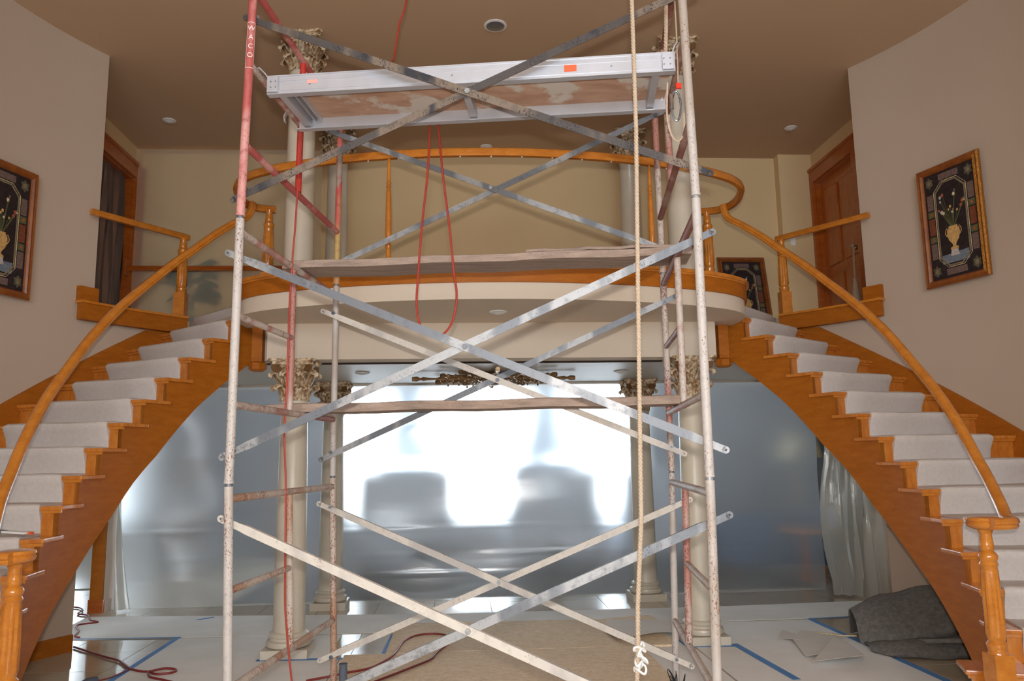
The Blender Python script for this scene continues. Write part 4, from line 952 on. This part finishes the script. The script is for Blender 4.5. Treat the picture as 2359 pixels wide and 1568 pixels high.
sheetp([(1.05, 7.72), (1.50, 7.80), (1.60, 7.50), (1.30, 7.45)], .024, 'tan scrap of paper beyond the curled paper on the OSB', 'osb', .02)

# rug heap under the right stair: a stiff felt folded over on itself
def hx(u, v, y):   # guide point from a height in the room
    return Vector((u, y, v))
G = [  # rows from the back foot over the ridge, down the front, tucked under and out again; columns left to right
 [(3.10, 6.95, .0), (3.26, 7.02, .0), (3.46, 7.0, .0), (3.64, 6.92, .0), (3.74, 6.80, .0)],
 [(3.05, 6.85, .20), (3.24, 6.90, .27), (3.46, 6.88, .32), (3.66, 6.78, .38), (3.78, 6.66, .42)],
 [(3.02, 6.74, .21), (3.20, 6.74, .30), (3.45, 6.72, .34), (3.68, 6.60, .40), (3.84, 6.46, .44)],
 [(3.00, 6.64, .14), (3.14, 6.56, .20), (3.42, 6.52, .23), (3.68, 6.40, .28), (3.88, 6.24, .34)],
 [(2.98, 6.55, .03), (3.10, 6.40, .07), (3.38, 6.34, .10), (3.66, 6.25, .17), (3.89, 6.08, .27)],
 [(3.00, 6.50, .02), (3.14, 6.45, .045), (3.40, 6.40, .06), (3.68, 6.34, .10), (3.90, 6.16, .19)],
 [(2.96, 6.38, .03), (3.08, 6.24, .08), (3.34, 6.18, .10), (3.64, 6.08, .13), (3.90, 5.95, .17)],
 [(2.94, 6.28, .015), (3.04, 6.10, .03), (3.30, 6.03, .03), (3.60, 5.96, .04), (3.88, 5.85, .06)],
 [(3.00, 6.28, .008), (3.12, 6.16, .010), (3.38, 6.10, .010), (3.64, 6.06, .012), (3.88, 5.95, .02)]]
rows_ = []
fine = [catmull([Vector(p) for p in r], 7) for r in G]
for i in range(len(fine)-1):
    for k in range(5):
        t = k/5; row = []
        for j in range(len(fine[0])):
            a = fine[max(0, i-1)][j]; b = fine[i][j]; c = fine[i+1][j]; d = fine[min(len(fine)-1, i+2)][j]
            q = .5*((2*b)+(c-a)*t+(2*a-5*b+4*c-d)*t*t+(3*b-a-3*c+d)*t**3)
            q.z = max(.006, q.z+.006*math.sin(j*.7+i)); row.append(q)
        rows_.append(row)
rows_.append(fine[-1])
tag(MB().grid(rows_).build('folded_rug', M['rug'], smooth=True, thick=.014), 'dark grey felt rug folded in a heap under the right stair', 'rug')
tag(MB().tube(catmull([(2.73, 7.0, .02), (2.82, 6.86, .03), (2.92, 6.74, .035), (3.02, 6.70, .04)]), .006, 6).build('thin_stick', M['a_creamf'], smooth=True), 'thin pale stick poking out left of the grey rug heap', 'stick')

# tool on the left stair
tl = empty('paint_tool', 'grey metal hand tool lying on a lower tread of the left stair', 'tool', (-3.15, 5.17, 1.15))
a = Vector((-3.33, 5.22, 1.178)); b = Vector((-2.99, 5.13, 1.162)); d = (b-a).normalized(); n = Vector((0, 0, 1)).cross(d)
MB().tube([a, a.lerp(b, .5), a.lerp(b, .62)], .011, 10, scale=[.8, 1.1, .7]).build('handle', M['steel'], tl, smooth=True)
MB().obox(a.lerp(b, .80), d, n, Vector((0, 0, 1)), .085, .035, .006).build('blade', M['whitep'], tl, bevel=.002)
MB().obox(b+d*.03, d, n, Vector((0, 0, 1)), .012, .012, .008).build('tip', M['orange'], tl)

# ---------------------------------------------------------------- pictures
def picture(label, P0, axx, axz, ww, hh, gild_side=1):
    # P0 lower left corner on the wall, axx to the right, axz up, n toward the room
    axx = Vector(axx).normalized(); axz = Vector(axz).normalized(); n = axx.cross(axz).normalized()
    e = empty('framed_picture', label, 'picture', P0)
    Q = lambda x, z, d: Vector(P0)+axx*x+axz*z+n*d
    def bx_(x0, x1, z0, z1, d0, d1, m=None):
        return (m or MB()).hexa([Q(x0, z0, d0), Q(x1, z0, d0), Q(x1, z1, d0), Q(x0, z1, d0), Q(x0, z0, d1), Q(x1, z0, d1), Q(x1, z1, d1), Q(x0, z1, d1)])
    fw2 = .062
    def mold(a, b, c, d, mt):   # mitred rail from outer corners a,b to inner corners c,d
        m = MB(); A, B = Vector(a), Vector(b); C_, D_ = Vector(c), Vector(d)
        prof = [(0, 0), (0, .026), (.18, .038), (.45, .032), (.75, .040), (.92, .026), (1, .016), (1, 0)]
        vs = []
        for s_, t in ((A, C_), (B, D_)):
            for q, dd_ in prof: x, z = s_.lerp(t, q); vs.append(Q(x, z, dd_))
        k = len(prof); m.add(vs, [(j, (j+1) % k, k+(j+1) % k, k+j) for j in range(k)]+[tuple(range(k)), tuple(range(k, 2*k))])
        m.build('frame_rail', mt, e)
    o_ = [(0, 0), (ww, 0), (ww, hh), (0, hh)]; i_ = [(fw2, fw2), (ww-fw2, fw2), (ww-fw2, hh-fw2), (fw2, hh-fw2)]
    for k in range(4):
        mt = M['gold'] if (k == 1 and gild_side > 0) else M['frame']
        mold(o_[k], o_[(k+1) % 4], i_[k], i_[(k+1) % 4], mt)
    panel = bx_(fw2-.005, ww-fw2+.005, fw2-.005, hh-fw2+.005, .001, .010).build('painted_panel', M['ink'], e)
    def flat(poly, d, mt, nm):
        m = MB(); k = len(poly)
        m.add([Q(x, z, d) for x, z in poly]+[Q(x, z, d+.0012) for x, z in poly], [tuple(range(k)), tuple(range(k, 2*k))]+[(i, (i+1) % k, k+(i+1) % k, k+i) for i in range(k)])
        return m.build(nm, mt, panel)
    x0, x1, z0, z1 = fw2, ww-fw2, fw2, hh-fw2; cx_ = ww/2; iw = x1-x0; ih = z1-z0
    def ring(a, b, mt, nm):
        def octo(q, c): return [(x0+q+c, z0+q), (x1-q-c, z0+q), (x1-q, z0+q+c), (x1-q, z1-q-c), (x1-q-c, z1-q), (x0+q+c, z1-q), (x0+q, z1-q-c), (x0+q, z0+q+c)]
        A = octo(a, .085); B = octo(b, .078); m = MB()
        m.add([Q(x, z, .0125) for x, z in A]+[Q(x, z, .0125) for x, z in B]+[Q(x, z, .0105) for x, z in A]+[Q(x, z, .0105) for x, z in B],
              [(i, (i+1) % 8, 8+(i+1) % 8, 8+i) for i in range(8)]+[(i, 16+i, 16+(i+1) % 8, (i+1) % 8) for i in range(8)]+[(8+i, 8+(i+1) % 8, 24+(i+1) % 8, 24+i) for i in range(8)])
        m.build(nm, mt, panel)
    ring(.098, .112, M['a_stone'], 'octagonal_band'); ring(.088, .093, M['a_creamf'], 'octagonal_line')
    def sq(xc_, zc_, hw, hh_, mt, nm, d=.0105): flat([(xc_-hw, zc_-hh_), (xc_+hw, zc_-hh_), (xc_+hw, zc_+hh_), (xc_-hw, zc_+hh_)], d, mt, nm)
    for sx in (x0+.048, x1-.048):
        sq(sx, hh/2, .03, .075, M['a_brick'], 'border_panel')
        for dz in (.115, -.115):
            sq(sx, hh/2+dz, .032, .028, M['a_stem'], 'border_tile'); flat([(sx+.014*math.cos(k*PI/4), hh/2+dz+.014*math.sin(k*PI/4)) for k in range(8)], .012, M['a_redf'], 'rosette')
        for dz in (.225, -.225): sq(sx, hh/2+dz, .03, .07, M['a_mauve'], 'border_panel')
    for sz_ in (z0+.05, z1-.05): sq(cx_, sz_, .10, .028, M['a_mauve'], 'border_panel')
    for sx in (x0+.055, x1-.055):
        for sz_ in (z0+.075, z1-.075):
            flat([(sx+.045*math.cos(k*PI/6)*(1 if k % 2 else .7), sz_+.055*math.sin(k*PI/6)*(1 if k % 2 else .7)) for k in range(12)], .0108, M['a_sage'], 'corner_rosette')
            flat([(sx+.02*math.cos(k*PI/4), sz_+.024*math.sin(k*PI/4)) for k in range(8)], .0122, M['a_stone'], 'corner_boss')
    zb = z0+.125
    flat([(x0+.12, zb), (x1-.12, zb), (x1-.12, zb+.09), (x0+.12, zb+.075)], .0106, M['a_bluef'], 'ground')
    up_ = [(.045, 0), (.045, .012), (.032, .018), (.028, .05), (.04, .055), (.04, .068), (.014, .08), (.018, .10), (.05, .14), (.066, .19), (.060, .235), (.04, .25), (.046, .262)]
    sc_ = ih/.966
    uz0 = zb+.06
    flat([(cx_+r*sc_, uz0+z*sc_) for r, z in up_]+[(cx_-r*sc_, uz0+z*sc_) for r, z in up_[::-1]], .012, M['a_urn'], 'urn')
    flat([(cx_-.042, uz0-.004), (cx_+.042, uz0-.004), (cx_+.034, uz0+.05), (cx_-.034, uz0+.05)], .0136, M['a_pale'], 'urn_foot')
    for s_ in (-1, 1):
        hd = [(cx_+s_*(.064+.02*math.sin(PI*q)), uz0+(.17+.08*q)*sc_) for q in lins(0, 1, 6)]
        flat(hd+[(x-s_*.007, z) for x, z in hd[::-1]], .0125, M['a_urn'], 'urn_handle')
    rnd = random.Random(5)
    fl_m = [M['a_creamf'], M['a_redf'], M['a_pale'], M['a_stone'], M['a_urn']]
    for k in range(17):
        a = rnd.uniform(-1.15, 1.15); L2 = rnd.uniform(.12, .34)
        fx = cx_+math.sin(a)*L2*.48; fz = uz0+.26*sc_+math.cos(a*.8)*L2
        if fz > z1-.14: fz = z1-.14-rnd.uniform(0, .05)
        sx = cx_+math.sin(a)*.02
        flat([(sx-.002, uz0+.26*sc_), (sx+.002, uz0+.26*sc_), (fx+.002, fz), (fx-.002, fz)], .0112+.0001*k, M['a_stem'], 'stem')
        r = rnd.uniform(.010, .019)
        flat([(fx+r*math.cos(j*PI/5)*(1 if j % 2 else .65), fz+r*1.15*math.sin(j*PI/5)*(1 if j % 2 else .65)) for j in range(10)], .0128+.0002*k, fl_m[k % 5], 'flower')
    return e
A = Vector((3.922, 6.617, 3.003)); B = Vector((4.097, 6.014, 3.003))
picture('framed floral urn picture hanging on the curved right wall', A+Vector((-.028, -.01, 0)), B-A, (0, 0, 1), (B-A).length, 1.085)
A = Vector((-4.099, 6.013, 2.925)); B = Vector((-3.926, 6.609, 2.925))
picture('framed floral urn picture hanging on the curved left wall, cut by the frame edge', A+Vector((.028, -.01, 0)), B-A, (0, 0, 1), (B-A).length, 1.085, 0)
picture('framed picture standing on the upper hall floor, leaning on the back wall at right', (2.98, 9.36, Z2+.005), (1, .02, 0), (0, .20, 1), .62, 1.085, 0)

# ---------------------------------------------------------------- lights in the ceilings
def downlight(x, y, z, r, label, lens=True):
    e = empty('recessed_light', label, 'ceiling light', (x, y, z))
    MB().lathe([(r*1.22, z-.001), (r*1.22, z-.008), (r, z-.012), (r*.96, z-.002)], (x, y, 0), 28).build('trim_ring', M['whitep'], e, smooth=True)
    m = MB(); m.lathe([(r*.95, z-.0125), (r*.6, z-.02), (r*.3, z-.026), (.002, z-.028)], (x, y, 0), 24); m.build('bulb', M['steel' if lens else 'whitep'], e, smooth=True)
downlight(.024, 6.54, ZC, .085, 'large recessed downlight in the ceiling above the scaffold')
downlight(-3.604, 8.648, ZC, .06, 'small recessed downlight in the upper left hall ceiling', False)
downlight(3.664, 8.649, ZC, .06, 'small recessed downlight in the upper right hall ceiling', False)
downlight(.027, 9.308, ZC, .06, 'small recessed downlight just above the balcony rail', False)
downlight(0, 6.222, ZS, .06, 'recessed light in the underside of the balcony', False)
downlight(-1.285, 7.82, Z1, .06, 'recessed light in the lower ceiling, left of the bronze fixture', False)
downlight(1.337, 7.9, Z1, .06, 'recessed light in the lower ceiling, right of the bronze fixture', False)
# bronze ceiling fixture
ch = empty('bronze_fixture', 'ornate bronze fixture with beaded arms under the lower ceiling', 'light fixture', (.035, 8.0, Z1))
MB().lathe([(.02, 2.436), (.16, 2.43), (.20, 2.41), (.12, 2.39), (.17, 2.365), (.10, 2.33), (.02, 2.31)], (.035, 8.0, 0), 24).build('canopy', M['bronze'], ch, smooth=True)
for k in range(12):
    a = k*PI/6; L3 = .84 if k % 3 == 0 else .62 if k % 3 == 1 else .70
    d = Vector((math.cos(a), math.sin(a), 0)); c = Vector((.035, 8.0, 0)); m = MB()
    pr = [(.012, .12)]+[(r, .12+q*(L3-.12)) for q, r in ((.1, .02), (.18, .010), (.22, .024), (.26, .012), (.38, .016), (.45, .026), (.52, .012), (.60, .022), (.66, .010), (.78, .014), (.84, .022), (.88, .010), (.93, .026), (1, .022))]
    m.sweep([(math.cos(i*PI/4), math.sin(i*PI/4)) for i in range(8)], [c+d*l+Vector((0, 0, 2.385)) for r, l in pr], (0, 0, 1), scale=[r for r, l in pr])
    for l in (.3, .42, .55):
        if l < L3: m.lathe([(.006, 2.33), (.012, 2.34), (.005, 2.352), (.009, 2.36), (.004, 2.38)], c+d*l, 8)
    for s_ in (-1, 1):
        n = Vector((-d.y, d.x, 0))*s_
        m.tube([c+d*(.2+.02*j)+n*(.05*math.sin(j*.5))+Vector((0, 0, 2.40+.012*math.sin(j))) for j in range(14)], .006, 6)
    m.build('arm', M['bronze'], ch, smooth=True)

# small things at the feet of the rear legs
p = w(.074, DP, 0)
MB_ = MB().lathe([(.027 if i % 2 else .023, .002+.33*i/15) for i in range(16)], (p.x, p.y, 0), 16)
tag(MB_.build('ridged_sleeve', M['slate'], smooth=True), 'grey ridged sleeve standing beside the back left scaffold leg', 'tube')
p = w(2.10, DP-.05, .27); rw = random.Random(11); tp = []
for i in range(26): tp.append(p+EX*rw.uniform(-.05, .05)+EY*rw.uniform(-.02, .0)+Vector((0, 0, rw.uniform(-.12, .06))))
tag(MB().tube(catmull(tp, 5), .0028, 5).build('wire_tangle', M['black'], smooth=True), 'black wire tangled round the foot of the back right scaffold leg', 'wire')
# repeats share a group phrase
GR = {'scaffold_frame': 'stacked scaffold frames', 'cross_brace': 'scaffold cross braces', 'caster': 'casters under the scaffold', 'wooden_plank': 'wooden planks on the scaffold',
      'recessed_light': 'recessed ceiling lights', 'tape_strip': 'blue tape strips on the floor', 'floor_board': 'white floor protection boards', 'osb_board': 'OSB boards under the scaffold',
      'paper_sheet': 'loose papers on the floor', 'framed_picture': 'framed floral urn pictures', 'staircase': 'twin curved staircases', 'hall_railing': 'short upper hall guard rails',
      'sofa': 'seats behind the plastic', 'cabinet': 'cabinets behind the plastic', 'sheer_curtain': 'sheer curtains at the far windows', 'extension_cord': 'red cords', 'rope': 'ropes hanging on the scaffold',
      'plastic_wall': 'plastic sheets closing off rooms', 'plastic_drape': 'loose plastic drapes', 'plastic_curtain': 'upper hall plastic curtains'}
for o in bpy.data.objects:
    k = o.name.split('.')[0]
    if o.parent is None and k in GR and o.get('label'): o['group'] = GR[k]
